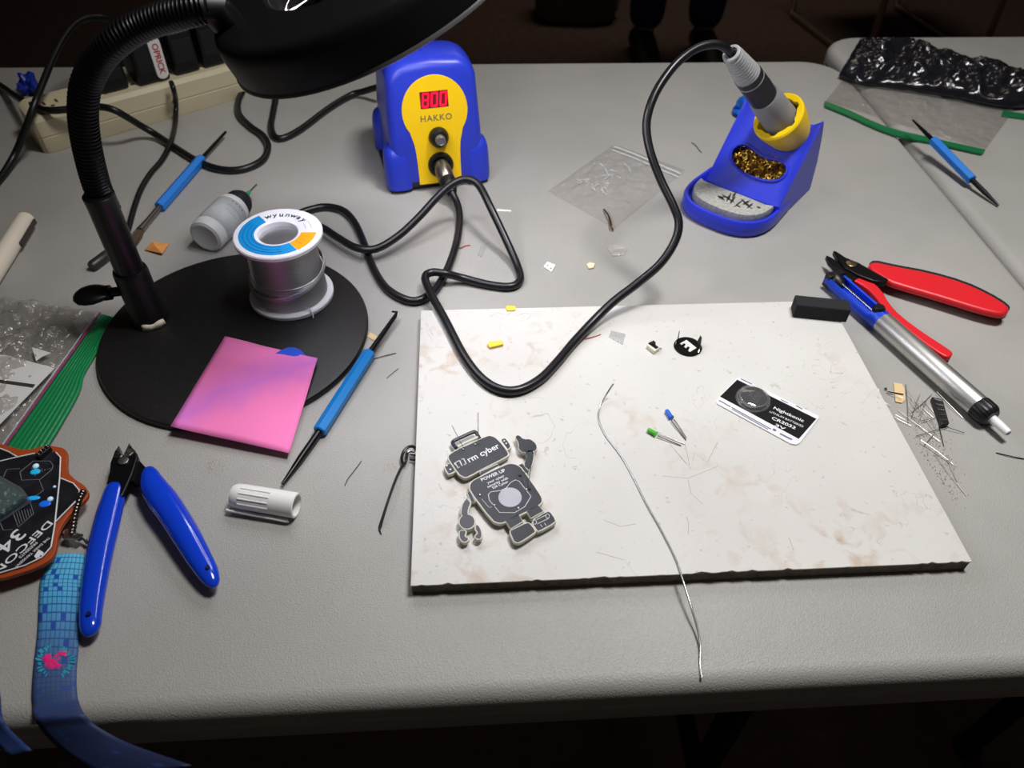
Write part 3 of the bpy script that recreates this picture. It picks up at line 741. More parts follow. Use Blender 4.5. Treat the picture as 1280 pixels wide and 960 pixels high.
pick('bright blue handled hook pick lying between the lamp base and white board', (462, 441), (399, 540), (494, 395), (353, 605), (.0062, .0050, .0048, .003), hook=[(496, 390), (490, 389.5)])
pick('blue handled pick with black spikes resting over the green bag edge', (1166, 175), (1215, 225), (1141, 150), (1248, 257), (.022, .019, .009, .002), r=.0050, hm=mat('pick_blue_dim', '1a78d6', .4))
pa, pb = W(252, 198, .0055), W(199, 259, .005)
br = thing('flux_brush', 'blue handled brush with brown bristles lying by the lamp neck', 'brush', V(*((pa + pb) / 2).xy, T))
mb = MB(); hexrod(mb, pa, pb, .0050); build('handle', mb, MATS['pick_blue_dim'], br, smooth=20)
mb = MB(); mb.tube([pa.lerp(pb, .03), W(282, 165, .007)], [.0019, .0014], 10); build('spike_tip', mb, MATS['blackened_steel'], br)
mb = MB(); mb.tube([pb.lerp(pa, .02), W(185, 276, .0045), W(175, 288, .004)], [.0024, .0026, .0033], 12); build('ferrule', mb, mat('ferrule_steel', '8d8782', .3, .9), br)
random.seed(3); mb = MB(); q0 = W(176, 287, .004); q1 = W(164, 307, .002); ax = (q1 - q0)
for k in range(70):
    d = V(random.uniform(-1, 1), random.uniform(-1, 1), random.uniform(-.6, .6)); s0 = d * .0024; s1 = d * .0042
    e = q0 + ax * random.uniform(.8, 1.05) + s1; e.z = max(e.z, T + .0005); mb.tube([q0 + s0, q0 + ax * .5 + s0 * 1.6, e], [.0003, .0003, .0001], 4)
build('bristles', mb, mat('bristle_brown', '5b4a3a', .7), br, kind='stuff')

# ------------------------------------------------------------------ flux bottle
b0, b1 = W(256, 297, .0150), W(301, 251, .0150)
bf = axis_frame(b0, b1); BL = (b1 - b0).length
bt = thing('needle_bottle', 'translucent white bottle with black cap and green needle lying on its side', 'bottle', V(*((b0 + b1) / 2).xy, T))
mb = MB(); bl = BL * .80
mb.lathe(bf, [(.0085, .0012), (.0115, 0), (.0140, .0012), (.0148, .004), (.0148, bl - .004), (.0140, bl), (.0120, bl + .002), (.0100, bl + .0025)], 36)
build('flask', mb, mat('milky_plastic', 'eceeec', .42, trans=.2, spec=.5), bt)
mb = MB()
for i in range(24):
    pass
lab = []
for h in (.010, bl - .006): lab.append([bf(.0150 * math.cos(a), .0150 * math.sin(a), h) for a in [math.radians(55 + 8 * k) for k in range(22)]])
mb.loft(lab, closed=False); build('label', mb, mat('label_pale', 'bfc2c4', .5), bt, smooth=60, solid=.0001)
# lettering wrapped round the label
mb = MB()
def wrap(s, h, a0, step, size):
    for i, ch in enumerate(s):
        a = math.radians(a0 + step * i); rad = bf.ex * math.cos(a) + bf.ey * math.sin(a); tan = bf.ex * -math.sin(a) + bf.ey * math.cos(a)
        p = bf(.01515 * math.cos(a), .01515 * math.sin(a), h); ey = rad.cross(tan)
        M = Matrix(((tan.x, ey.x, rad.x, p.x), (tan.y, ey.y, rad.y, p.y), (tan.z, ey.z, rad.z, p.z), (0, 0, 0, 1)))
        t_ = text_mb(ch, M, size); mb.add(t_.v, t_.f)
wrap('----', bl - .008, 120, 13, .0070); wrap('-------', bl - .014, 118, 9, .005); wrap('-----', bl - .020, 124, 9, .005)
build('lettering', mb, mat('grey_ink', '5c6066', .5), bt, smooth=0)
cb = bl
mb = MB(); mb.lathe(bf, [(.0100, cb), (.0118, cb + .001), (.0120, cb + .007), (.0112, cb + .011), (.0085, cb + .0155), (.0042, cb + .018)], 28); build('cap', mb, blacksoft, bt)
mb = MB(); mb.lathe(bf, [(.0040, cb + .0175), (.0040, cb + .0195), (.0026, cb + .022), (.0014, cb + .0275)], 16); build('needle_hub', mb, mat('needle_green', '2d8f63', .4), bt)
mb = MB(); mb.lathe(bf, [(.0009, cb + .0265), (.0008, cb + .0400)], 10); build('needle', mb, steel, bt)

# ------------------------------------------------------------------ papers
pc_ = [W(281, 420, .0075), W(397, 448, .0105), W(361.5, 567, .005), W(213, 533, .0085)]
mb = MB()
def note(u, v):
    p = pc_[0].lerp(pc_[1], u).lerp(pc_[3].lerp(pc_[2], u), v)
    return p + V(0, 0, .0055 * math.sin(math.pi * u) * math.sin(math.pi * v) ** .8 * (1 - .4 * u) + .0006 * fbm(p, 25))
mb.grid(note, 18, 18)
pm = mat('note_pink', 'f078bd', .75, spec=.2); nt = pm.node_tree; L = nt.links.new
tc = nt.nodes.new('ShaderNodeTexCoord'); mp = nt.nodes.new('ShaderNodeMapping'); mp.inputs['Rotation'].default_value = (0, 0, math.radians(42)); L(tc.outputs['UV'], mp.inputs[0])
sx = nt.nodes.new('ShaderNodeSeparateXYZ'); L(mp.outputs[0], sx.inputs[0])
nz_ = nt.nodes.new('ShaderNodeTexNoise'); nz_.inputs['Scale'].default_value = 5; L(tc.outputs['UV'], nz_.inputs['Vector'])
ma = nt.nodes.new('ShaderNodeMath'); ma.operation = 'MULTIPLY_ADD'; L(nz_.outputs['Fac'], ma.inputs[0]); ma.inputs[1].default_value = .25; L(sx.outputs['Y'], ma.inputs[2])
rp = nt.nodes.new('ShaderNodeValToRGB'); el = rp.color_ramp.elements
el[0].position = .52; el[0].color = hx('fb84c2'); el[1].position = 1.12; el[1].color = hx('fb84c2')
e2 = rp.color_ramp.elements.new(.80); e2.color = hx('dc7bd2'); L(ma.outputs[0], rp.inputs[0]); L(rp.outputs[0], nt.nodes['Principled BSDF'].inputs['Base Color'])  # purple sheen of the blue piece beneath, painted into the paper colour
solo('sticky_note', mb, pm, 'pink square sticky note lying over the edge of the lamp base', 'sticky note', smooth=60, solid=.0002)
ca = [W(*p, .0098) for p in ((352, 435), (368, 433), (378, 438), (384, 447), (300, 505), (262, 500), (266, 488))]
mb = MB(); mb.prism(chaikin(ca, 2), (0, 0, -.0038))
solo('plastic_tool', mb, mat('scraper_blue', '2454d8', .4), 'blue rounded plastic piece tucked under the pink sticky note', 'plastic piece', smooth=30, bevel=.0008)
os_ = [W(180.5, 312, .0012), W(191, 302, .004), W(211.5, 304.5, .001), W(203, 317, .0026)]
mb = MB(); mb.add([os_[0], os_[1], os_[2], os_[3], W(194, 308, .0050)], [(0, 4, 1), (1, 4, 2), (2, 4, 3), (3, 4, 0)])
solo('paper_scrap', mb, mat('scrap_orange', 'd79150', .7), 'small folded orange paper scrap behind the lamp base', 'paper scrap', smooth=0, solid=.0002)
def chip(name, label, cat, px, z0, h, m, **k):
    mb = MB(); mb.prism(WL(px, z0 + h), (0, 0, -h)); return solo(name, mb, m, label, cat, smooth=0, bevel=min(h * .25, .0004), **k)
tan = mat('scrap_tan', 'd9bc8e', .7)
chip('paper_scrap', 'tan paper scrap sticking out from the lamp base edge near the hook pick', 'paper scrap', [(459, 420), (463, 415), (476, 423), (466, 425)], .0002, .0004, tan)
# ------------------------------------------------------------------ pens
q0, q1 = W(33, 273, .0078), W(-14, 350, .0078)
pn_ = thing('marker_pen', 'cream white marker pen at the left edge of the table', 'pen', V(*((q0 + q1) / 2).xy, T))
pfz = axis_frame(q0, q1); PL = (q1 - q0).length
pw_ = mat('pen_cream', 'e6dccb', .35)
mb = MB(); mb.lathe(pfz, [(.0055, 0), (.0070, .0008), (.0076, .003), (.0078, PL * .6), (.0074, PL)], 28); build('barrel', mb, pw_, pn_)
ck = Fr(pfz.o, ex=pfz.ex, ey=pfz.ey, ez=pfz.ez)
mb = MB(); sx_ = -1 if (pfz.ex.x < 0) else 1
mb.box(ck, sx_ * .0076, sx_ * .0096, -.0022, .0022, .004, .040); build('clip', mb, mat('clip_dark', '3a3532', .4), pn_, bevel=.0006)
c0, c1 = W(292, 619, .0078), W(371, 632, .0078)
cp = thing('pen_cap', 'white ribbed marker cap lying in front of the hook pick', 'pen cap', V(*((c0 + c1) / 2).xy, T))
cf_ = axis_frame(c0, c1); CL = (c1 - c0).length
mb = MB(); mb.lathe(cf_, [(.004, .0012), (.0064, 0), (.0074, .002), (.0077, .006), (.0078, CL - .0004), (.0074, CL), (.0064, CL), (.0062, CL * .35), (.001, CL * .33)], 32, caps=False); build('cap_body', mb, white, cp)
front = V(0.1, -1, 0); front = (front - cf_.ez * front.dot(cf_.ez)).normalized(); upv = cf_.ez.cross(front) * -1
if upv.z < 0: upv = -upv
c2 = Fr(c0, ex=cf_.ez, ey=front, ez=upv)
mb = MB(); mb.prism([c2(-.0022, .0088, -.0030), c2(-.001, .0095, -.0028), c2(CL * .90, .0095, -.0040), c2(CL * .94, .0088, -.0046), c2(CL * .90, .0070, -.0046), c2(-.001, .0070, -.0032)], upv * -.0018)
mb.box(c2, -.001, CL * .30, .0060, .0085, -.0046, -.0034)
build('clip', mb, white, cp, bevel=.0004)
for a in (20, 45, 70, 95):
    mb = MB(); d = front * math.cos(math.radians(a)) + upv * math.sin(math.radians(a))
    mb.tube([c0 + cf_.ez * .006 + d * .0077, c0 + cf_.ez * CL * .62 + d * .0078], .0005, 6); build('rib', mb, white, cp)

# ------------------------------------------------------------------ blue side cutters
cut = thing('side_cutters', 'open side cutters with glossy blue handles near the front left', 'cutters', W(170, 640, 0))
hb = mat('cutter_blue', '0f3fcf', .16, coat=.5)
def handle(pts, name='handle', m=hb, sq=.72, parent=cut, n=14, k=5):
    P = catmull([W(x, y, z) for x, y, w, z in pts], k); R = [W(x + w / 2, y, z) for x, y, w, z in pts]
    rad = [(W(x + w / 2, y, z) - W(x, y, z)).length for x, y, w, z in pts]
    rr = lerp_list(rad, len(P)); mb = MB(); mb.tube(P, rr, n, up=(0, 0, 1), sq=sq); return build(name, mb, m, parent, smooth=70)
handle([(147, 606, 20, .0095), (144, 613, 27, .0092), (139, 632, 31, .0092), (132, 660, 33, .0090), (124, 695, 33, .0090), (118, 730, 31, .0088), (114, 760, 29, .0085), (113, 782, 26, .0082), (113, 791, 18, .0080), (113.5, 795, 6, .0078)])
handle([(186, 585, 10, .0120), (187, 592, 21, .0120), (191, 606, 31, .0120), (203, 624, 36, .0118), (217, 644, 35, .0115), (232, 668, 34, .0110), (247, 694, 31, .0100), (260, 716, 26, .0090), (266, 728, 18, .0083), (268, 734, 6, .0080)])
jaw = [(90, 272), (62, 308), (36, 375), (32, 430), (14, 498), (20, 515), (100, 585), (118, 560), (172, 440), (202, 345), (196, 318), (168, 285), (150, 255), (138, 285), (122, 312), (106, 338), (100, 310)]
mb = MB(); mb.prism(WL(cr(130, 500, 4.8, jaw), .0125), (0, 0, -.0060)); build('jaw', mb, darksteel, cut, smooth=25, bevel=.0009)
arm = [(196, 345), (225, 375), (262, 415), (250, 470), (222, 530), (165, 490), (135, 470), (120, 380), (150, 330)]
mb = MB(); mb.prism(WL(cr(130, 500, 4.8, arm), .0098), (0, 0, -.0052)); build('jaw', mb, darksteel, cut, smooth=25, bevel=.0008)
for tip in ([(90, 271), (64, 306), (50, 345), (100, 345), (108, 335), (99, 308)], [(150, 254), (168, 284), (190, 305), (150, 335), (112, 335), (124, 310), (138, 283)]):
    mb = MB(); mb.prism(WL(cr(130, 500, 4.8, tip), .0131), (0, 0, -.0014)); build('cutting_edge', mb, mat('ground_steel', 'a8a49c', .3, .9, var=('4a4744', 350, .4, .62)), cut, smooth=0, bevel=.0004)
p = W(154.6, 576.6, .0125); mb = MB(); mb.lathe(Fr(p), [(.0032, -.002), (.0032, .0010), (.0026, .0013)], 20); build('rivet', mb, mat('rivet_steel', '8b8984', .35, .9), cut)
mb = MB(); mb.tube([W(166, 598, .0085), W(176, 604, .0085), W(184, 600, .009)], .0009, 8); build('spring', mb, darksteel, cut)
for x, y, z in ((110.5, 767, .0134), (259.5, 709, .0137)):
    mb = MB(); mb.lathe(Fr(W(x, y, z)), [(.0012, -.001), (.0012, .0006)], 10); build('dimple', mb, mat('dimple_dark', '061250', .5), cut)

# ------------------------------------------------------------------ red cutters
rc = thing('side_cutters', 'open flush cutters with red handles beside the desoldering pump', 'cutters', W(1120, 370, 0))
redm = mat('cutter_red', 'd8202a', .4); C4 = lambda pts: cr(980, 290, 3.097, pts)
h1 = [(325, 128), (345, 110), (420, 128), (560, 153), (700, 193), (800, 240), (868, 282), (876, 300), (862, 314), (835, 316), (760, 298), (600, 248), (475, 212), (405, 190), (352, 155)]
mb = MB(); mb.prism(chaikin(WL(C4(h1), .0128), 1), (0, 0, -.0062)); build('handle', mb, redm, rc, smooth=40, bevel=.0024, segs=3)
mb = MB(); mb.prism(chaikin(WL(C4([(x + 2, y - 5) for x, y in h1]), .0075), 1), (0, 0, -.0020)); build('handle_edge', mb, blacksoft, rc, smooth=40, bevel=.0008)
h2 = [(238, 172), (285, 168), (335, 185), (378, 222), (410, 278), (455, 325), (540, 388), (640, 452), (657, 468), (645, 484), (620, 480), (540, 425), (455, 358), (395, 305), (345, 235), (300, 200)]
mb = MB(); mb.prism(chaikin(WL(C4(h2), .0115), 1), (0, 0, -.0050)); build('handle', mb, redm, rc, smooth=40, bevel=.0024, segs=3)
h2b = [(250, 185), (300, 205), (345, 245), (385, 305), (440, 350), (540, 432), (620, 487), (640, 491), (650, 482), (600, 462), (520, 412), (430, 330), (380, 260), (330, 205)]
mb = MB(); mb.prism(chaikin(WL(C4(h2b), .0075), 1), (0, 0, -.0060)); build('handle_edge', mb, blacksoft, rc, smooth=40, bevel=.001)
j1 = [(192, 70), (205, 75), (240, 98), (290, 118), (345, 150), (405, 182), (395, 195), (345, 188), (285, 165), (235, 135), (212, 108)]
mb = MB(); mb.prism(WL(C4(j1), .0142), (0, 0, -.005)); build('jaw', mb, darksteel, rc, smooth=25, bevel=.0008)
j2 = [(164, 88), (185, 98), (225, 125), (270, 150), (300, 172), (262, 190), (232, 165), (205, 138), (175, 112)]
mb = MB(); mb.prism(WL(C4(j2), .0122), (0, 0, -.005)); build('jaw', mb, darksteel, rc, smooth=25, bevel=.0008)
mb = MB(); mb.lathe(Fr(W(1064, 330, .0142)), [(.0044, -.001), (.0044, .0008), (.0036, .0012)], 20); build('rivet', mb, mat('rivet_gold', '8d7c62', .3, .9), rc)

# ------------------------------------------------------------------ desoldering pump
PZ = .0086
g0, g1 = W(1107, 406, PZ), W(1224, 509, PZ); ga = (g1 - g0).normalized()
pu = thing('desoldering_pump', 'silver desoldering pump with blue end and white nozzle', 'desoldering pump', V(*((g0 + g1) / 2).xy, T))
gz = (g1 - g0).length
side = ga.cross(V(0, 0, 1)).normalized(); gf = Fr(g0, ex=side, ey=V(0, 0, 1).copy() - ga * ga.z, ez=ga)
pumpm = mat('pump_silver', 'd0cfcc', .40, .95, bump=(400, .1, .0004))
mb = MB(); mb.lathe(gf, [(.0078, -.004), (.0082, -.003), (.0082, gz - .002), (.0078, gz)], 40); build('barrel', mb, pumpm, pu)
mb = MB()
pr = []
NK = 48
mb.loft([[gf((r + (.0003 if i % 2 else 0)) * math.cos(2 * math.pi * i / NK), (r + (.0003 if i % 2 else 0)) * math.sin(2 * math.pi * i / NK), h) for i in range(NK)] for r, h in ((.0080, gz - .001), (.0083, gz), (.0083, gz + .007), (.0079, gz + .0085), (.0060, gz + .0110))]); build('end_cap', mb, black, pu, smooth=25)
mb = MB(); mb.lathe(gf, [(.0030, gz + .0105), (.0030, gz + .017), (.0025, gz + .025), (.0019, gz + .0255), (.0014, gz + .022)], 20); build('nozzle', mb, mat('nozzle_white', 'efeef2', .35), pu)
# blue cut-away end with plunger rod
pb_ = mat('pump_blue', '1646d6', .38)
e0 = -gz * .52
L0 = -(g0 - W(1040, 347, PZ)).length
def half(rr, a0, a1, n=14): return [(rr * math.cos(math.radians(a0 + (a1 - a0) * k / n)), rr * math.sin(math.radians(a0 + (a1 - a0) * k / n))) for k in range(n + 1)]
def hs(h, lift=0): 
    o = half(.0082, 150 - lift, 390 + lift); i_ = half(.0068, 390 + lift, 150 - lift); return [gf(x, y, h) for x, y in o + i_]
mb = MB(); mb.loft([hs(L0), hs(-.014), hs(-.008, 55), hs(-.002, 58)]); build('blue_body', mb, pb_, pu, smooth=40)
mb = MB(); mb.lathe(gf, [(.0011, L0 + .004), (.0011, -.010)], 10); 
mb.v = [v + V(0, 0, .002) for v in mb.v]; build('plunger_rod', mb, steel, pu)
mb = MB(); mb.lathe(axis_frame(gf(0, .0062, -.011), gf(0, .0100, -.011)), [(.0042, -.003), (.0046, 0), (.0046, .002), (.0036, .0034)], 20); build('release_button', mb, black, pu)
mb = MB(); mb.lathe(gf, [(.0064, L0 + .002), (.0066, L0 + .005), (.0052, L0 + .009), (.0026, L0 + .013)], 24); build('plunger', mb, black, pu)
mb = MB(); mb.prism([gf(x, .0062, h) for x, h in ((-.0078, L0 - .001), (.0078, L0 - .001), (.0078, L0 + .005), (-.0078, L0 + .005))], gf.ey * -.012); build('end_plate', mb, black, pu, bevel=.0006)

# ------------------------------------------------------------------ foam block on the board's far right corner
fa = W(992, 397, BT); fb_ = W(1051, 403, BT)
ff = Fr(fa, math.degrees(math.atan2((fb_ - fa).y, (fb_ - fa).x)))
FL = (fb_ - fa).length
mb = MB(); mb.box(ff, -.001, FL + .004, 0, .0125, .0001, .0125)
solo('foam_block', mb, mat('foam_black', '232326', .95, bump=(800, .7, .001)), 'black foam block across the far right corner of the white board', 'foam block', smooth=0, bevel=.001)
# ------------------------------------------------------------------ text that spans two pixels on a level
def text_fit(s, a, b, z, tall=1.0, bold=.01, ext=.03):
    t = text_mb(s, Matrix.Identity(4), 1.0, bold, .001, 'LEFT')
    x0 = min(v.x for v in t.v); x1 = max(v.x for v in t.v)
    p, q = W(*a, z), W(*b, z); w = (q - p).length; k = w / (x1 - x0); ex = (q - p).normalized(); ey = V(0, 0, 1).cross(ex)
    t.v = [p + ex * ((v.x - x0) * k) + ey * (v.y * k * tall) + V(0, 0, .00005 + v.z * .02) for v in t.v]
    return t
def join(*mbs):
    m = MB()
    for x in mbs: m.add(x.v, x.f)
    return m
# ------------------------------------------------------------------ robot circuit badge
RZ = BT + .0052
rob = thing('robot_badge', 'dark robot-shaped circuit board badge lying on the white board', 'badge', W(625, 620, BT))
edge = mat('board_edge', 'd6d3c6', .5); face = mat('mask_navy', '20222c', .42, var=('2a2c37', 120, .4, .7)); face2 = mat('mask_grey', '4a4850', .45)
Ac = lambda p: cr(540, 500, 4.8, p); Bc = lambda p: cr(550, 530, 9.846, p); Cc = lambda p: cr(560, 590, 8.533, p)
def plate(name, px, rnd=2, inset=.0009, m=face, faceon=True, dz=0):
    P = chaikin(WL(px, RZ + dz), rnd) if rnd else WL(px, RZ + dz)
    mb = MB(); mb.prism(P, (0, 0, -.0026)); o = build(name, mb, edge, rob, smooth=35, bevel=.0003)
    if faceon:
        # inset face along the outline normals
        n = len(P); area = sum(P[i].x * P[(i + 1) % n].y - P[(i + 1) % n].x * P[i].y for i in range(n)); sg = 1 if area > 0 else -1; Q = []
        for i in range(n):
            d = (P[(i + 1) % n] - P[i - 1]); d.z = 0; d.normalize(); Q.append(P[i] + V(-d.y, d.x, 0) * inset * sg + V(0, 0, .00025))
        mb = MB(); mb.prism(Q, (0, 0, -.0004)); build('face', mb, m, o, smooth=0)
    return o
hd_ = plate('head', Bc([(86, 415), (100, 375), (185, 318), (400, 222), (560, 145), (620, 135), (680, 155), (740, 205), (845, 335), (855, 380), (825, 412), (520, 565), (370, 650), (310, 668), (250, 645), (215, 615), (105, 455)]), 1)
plate('ear', Bc([(48, 512), (80, 485), (145, 478), (200, 560), (190, 592), (112, 628), (85, 612), (45, 540)]), 1, dz=-.0006)
plate('ear', Bc([(730, 192), (790, 165), (822, 176), (882, 262), (872, 300), (828, 325), (790, 280)]), 1, dz=-.0006)
mb = MB(); mb.tube(catmull(WL(Bc([(200, 300), (160, 245), (165, 212), (260, 165), (400, 103), (440, 105), (470, 150), (492, 185)]), RZ - .0012), 5), .0012, 8); build('top_loop', mb, face, rob)
mb = MB(); mb.tube(catmull(WL(Bc([(215, 285), (330, 225), (465, 165)]), RZ - .0012), 3), .0010, 8); build('top_loop', mb, edge, rob)
plate('neck', Bc([(484, 582), (705, 484), (740, 522), (500, 652)]), 0, dz=-.0004)
body_ = plate('body', Ac([(218, 520), (232, 485), (290, 455), (430, 388), (470, 376), (512, 384), (548, 412), (655, 565), (670, 600), (655, 632), (560, 680), (440, 738), (398, 745), (355, 725), (225, 552)]), 1)
plate('shoulder', Cc([(198, 225), (238, 200), (300, 312), (240, 325)]), 0, .0007, dz=-.0005)
plate('arm', Cc([(205, 262), (150, 325), (130, 400), (128, 470), (220, 475), (225, 400), (255, 325), (228, 300)]), 1, .0008, face2)
def circ_px(cx, cy, rx, ry, n=20): return [(cx + rx * math.cos(2 * math.pi * k / n), cy + ry * math.sin(2 * math.pi * k / n)) for k in range(n)]
plate('hand', Cc([(115, 615), (200, 615), (200, 660), (185, 685), (230, 700), (220, 740), (170, 760), (130, 735), (108, 685)]), 1, .0008, face2, dz=-.0002)
plate('hand', Cc([(285, 560), (335, 560), (372, 640), (368, 705), (330, 730), (275, 705), (285, 668), (310, 655), (280, 610)]), 1, .0008, face2, dz=-.0002)
plate('wrist', Cc(circ_px(203, 530, 95, 85)), 0, .0008, face2)
plate('shoulder', Ac([(515, 392), (545, 378), (588, 428), (570, 450)]), 0, .0007, dz=-.0005)
plate('arm', Ac([(560, 300), (618, 300), (612, 370), (585, 432), (545, 390), (562, 350)]), 1, .0006)
plate('hand', Ac([(496, 222), (508, 210), (528, 212), (550, 235), (592, 232), (628, 262), (634, 292), (615, 312), (545, 320), (515, 295), (518, 262)]), 1, .0005)
plate('leg', Cc([(606, 520), (752, 442), (805, 530), (668, 612)]), 0, .0007)
plate('leg', Cc([(830, 420), (960, 348), (1025, 420), (885, 500)]), 0, .0007)
plate('foot', Cc([(644, 630), (690, 605), (830, 535), (875, 535), (945, 625), (930, 655), (765, 765), (710, 755), (690, 735)]), 1, .0008)
plate('foot', Cc([(872, 520), (1040, 420), (1090, 412), (1158, 505), (1148, 545), (965, 645), (940, 630)]), 1, .0008)
fp = RZ + .0003
lw = mat('silk_white', 'e8e8ec', .5)
build('lettering', text_fit('rm cyber', Bc([(345, 448)])[0], Bc([(722, 264)])[0], fp, 1.05, .012), lw, rob, smooth=0, label='white rm cyber lettering')
mb = MB()
for pts in ([(232, 455), (185, 480), (225, 545), (245, 532)], [(240, 450), (275, 520)], [(262, 440), (290, 428), (322, 490), (295, 505)]):
    mb.tube(WL(Bc(pts), fp), .00042, 6)
mb.tube(WL(Bc([(185, 480), (178, 488), (192, 505)]), fp), .00042, 6)
build('logo_mark', mb, lw, rob, label='white bracket logo')
build('lettering', text_fit('POWER UP', Bc([(508, 692)])[0], Bc([(800, 568)])[0], fp, 1.0, .02), lw, rob, smooth=0)
build('lettering', join(text_fit('your cyber', Bc([(580, 728)])[0], Bc([(790, 636)])[0], fp, .95, .01), text_fit('security with', Bc([(583, 776)])[0], Bc([(835, 664)])[0], fp, .95, .01), text_fit('RM Cyber', Bc([(648, 790)])[0], Bc([(838, 708)])[0], fp, .95, .01)), lw, rob, smooth=0)
mb = MB(); mb.prism(WL(Cc(circ_px(662, 270, 124, 104, 32)), RZ + .0005), (0, 0, -.0004)); build('battery_pad', mb, mat('tinned_pad', 'a2a2aa', .55, .5, bump=(300, .4, .001)), rob, smooth=0)
mb = MB(); mb.tube(WL(Cc([(430, 240), (455, 212), (560, 200), (620, 172), (670, 110), (720, 85), (760, 100), (820, 178), (885, 260), (820, 370), (710, 435), (550, 432), (500, 372), (440, 300), (430, 240)]), fp), .00024, 5)
mb.tube(WL(Cc([(360, 290), (440, 380), (470, 370)]), fp), .00014, 4); build('trace', mb, lw, rob)
mb = MB(); wr = [(925, 535), (1062, 470)]
for c in wr: mb.tube(WL(Cc(circ_px(c[0], c[1], 19, 24, 12) + [circ_px(c[0], c[1], 19, 24, 12)[0]]), fp), .0002, 5)
mb.tube(WL(Cc([(945, 508), (1040, 462)]), fp), .0002, 5); mb.tube(WL(Cc([(950, 555), (1075, 495)]), fp), .0002, 5); mb.tube(WL(Cc([(985, 560), (1008, 590)]), fp), .0002, 4); mb.tube(WL(Cc([(1030, 545), (1045, 570)]), fp), .0002, 4)
build('foot_logo', mb, lw, rob)
for c in ((495, 355), (835, 185), (340, 245), (750, 385)):
    mb = MB(); mb.ball(W(*Cc([c])[0], RZ + .0004), .0009, 10, 6, (1, 1, .7)); build('solder_joint', mb, solder, rob)
for c in ((870, 185), (770, 40)):
    mb = MB(); mb.ball(W(*Cc([c])[0], RZ + .0003), .0010, 10, 6, (1, .8, .5)); build('hole', mb, mat('hole_black', '08080a', .6), rob)
for c in ((85, 95 + 420), (128, 560), (790, 210), (815, 240)):
    mb = MB(); mb.lathe(Fr(W(*Bc([c])[0], RZ - .0003)), [(.0006, -.0002), (.0006, .0003)], 8); build('via', mb, lw, rob)
def px_line(a, b, za, zb, n=2): return [W(*a, za), W(*b, zb)]
for a, b, za, zb in (((579.5, 560), (565, 532), RZ, .034), ((598, 556), (597.5, 516), RZ, .040), ((660, 611), (667, 556), RZ, .034), ((655, 607), (658, 560), RZ, .034)):
    mb = MB(); mb.tube(px_line(a, b, za, zb), .00025, 5); build('component_lead', mb, steel, rob)
for a, b in (((579, 562), (581, 565)), ((594, 556), (597, 558))):
    mb = MB(); mb.ball(W(*a, RZ + .0003), .0009, 8, 5); build('solder_joint', mb, solder, rob)
mb = MB(); mb.box(Fr(W(628, 628, BT), 25), -.010, .010, -.006, .006, .0001, .0027); build('rear_component', mb, black, rob, bevel=.0004)
mb = MB(); mb.box(Fr(W(608, 570, BT), 25), -.006, .006, -.003, .003, .0001, .0027); build('rear_component', mb, black, rob, bevel=.0004)

# ------------------------------------------------------------------ battery card
BZ = BT + .0010
bc = thing('battery_card', 'black and white card holding one coin cell battery', 'battery card', W(960, 512, BT))
Dc = lambda p: cr(890, 450, 8, p)
card = [(252, 180), (280, 172), (1060, 552), (1074, 575), (905, 795), (880, 828), (845, 846), (790, 838), (52, 437), (48, 415), (70, 370)]
mb = MB(); mb.prism(WL(Dc(card), BZ), (0, 0, -.0009)); build('card', mb, mat('card_white', 'e4e3ea', .5), bc, smooth=0, bevel=.0002)
mb = MB(); mb.prism(WL(Dc([(252, 196), (80, 365), (868, 788), (1044, 588)]), BZ + .00012), (0, 0, -.0002)); build('black_print', mb, mat('print_black', '0a0a0b', .35), bc, smooth=0)
cc = W(*Dc([(420, 365)])[0], BZ + .0030); cc = V(cc.x, cc.y, T + BZ); cfr = Fr(cc, -40)
mb = MB(); mb.lathe(cfr, [(.0095, .0001), (.0099, .0004), (.0100, .0026), (.0097, .0031), (.0090, .0032), (.0087, .00295)], 48); coin = build('coin_cell', mb, mat('cell_rim', '9c9c9e', .25, .95), bc)
mb = MB(); mb.lathe(cfr, [(.0089, .0028), (.0089, .0031)], 48); build('cell_face', mb, mat('cell_dark', '1c1c1f', .3, .85), coin)
mm = lambda x, y, a: Matrix.Translation(cfr(x, y, .0032)) @ Matrix.Rotation(math.radians(a), 4, 'Z')
build('cell_lettering', join(text_mb('+', mm(-.0040, .0022, 50), .007), text_mb('CR2032', mm(.0012, .0, 50), .0034), text_mb('LITHIUM CELL', mm(.0036, -.001, 50), .0020), text_mb('3V', mm(-.0022, .0, 50), .0034)), mat('cell_print', '5c5c60', .35, .8), coin, smooth=0)
TZ = BZ + .0002
build('lettering', join(text_fit('Nightkonic', Dc([(618, 478)])[0], Dc([(918, 612)])[0], TZ, .8, .015), text_fit('CR2032', Dc([(598, 578)])[0], Dc([(836, 684)])[0], TZ, .72, .02), text_fit('3V', Dc([(632, 648)])[0], Dc([(735, 693)])[0], TZ, .5, .02)), lw, bc, smooth=0, label='white Nightkonic CR2032 3V lettering')
build('lettering', text_fit('LITHIUM BATTERIES', Dc([(578, 516)])[0], Dc([(912, 668)])[0], TZ, .95, .0), lw, bc, smooth=0)
gp = mat('print_grey', '6a6a78', .6); mb = MB()
for a, b, w in (((195, 472), (590, 690), .00035), ((70, 402), (185, 466), .0004), ((200, 490), (560, 692), .0003), ((680, 735), (800, 795), .0006), ((290, 187), (400, 240), .0004), ((610, 690), (640, 706), .0009), ((840, 455), (905, 490), .0004), ((690, 395), (760, 430), .0003)):
    p, q = W(*Dc([a])[0], TZ), W(*Dc([b])[0], TZ); sd = V(0, 0, 1).cross((q - p).normalized()) * w; mb.prism([p - sd, q - sd, q + sd, p + sd], (0, 0, -.0001))
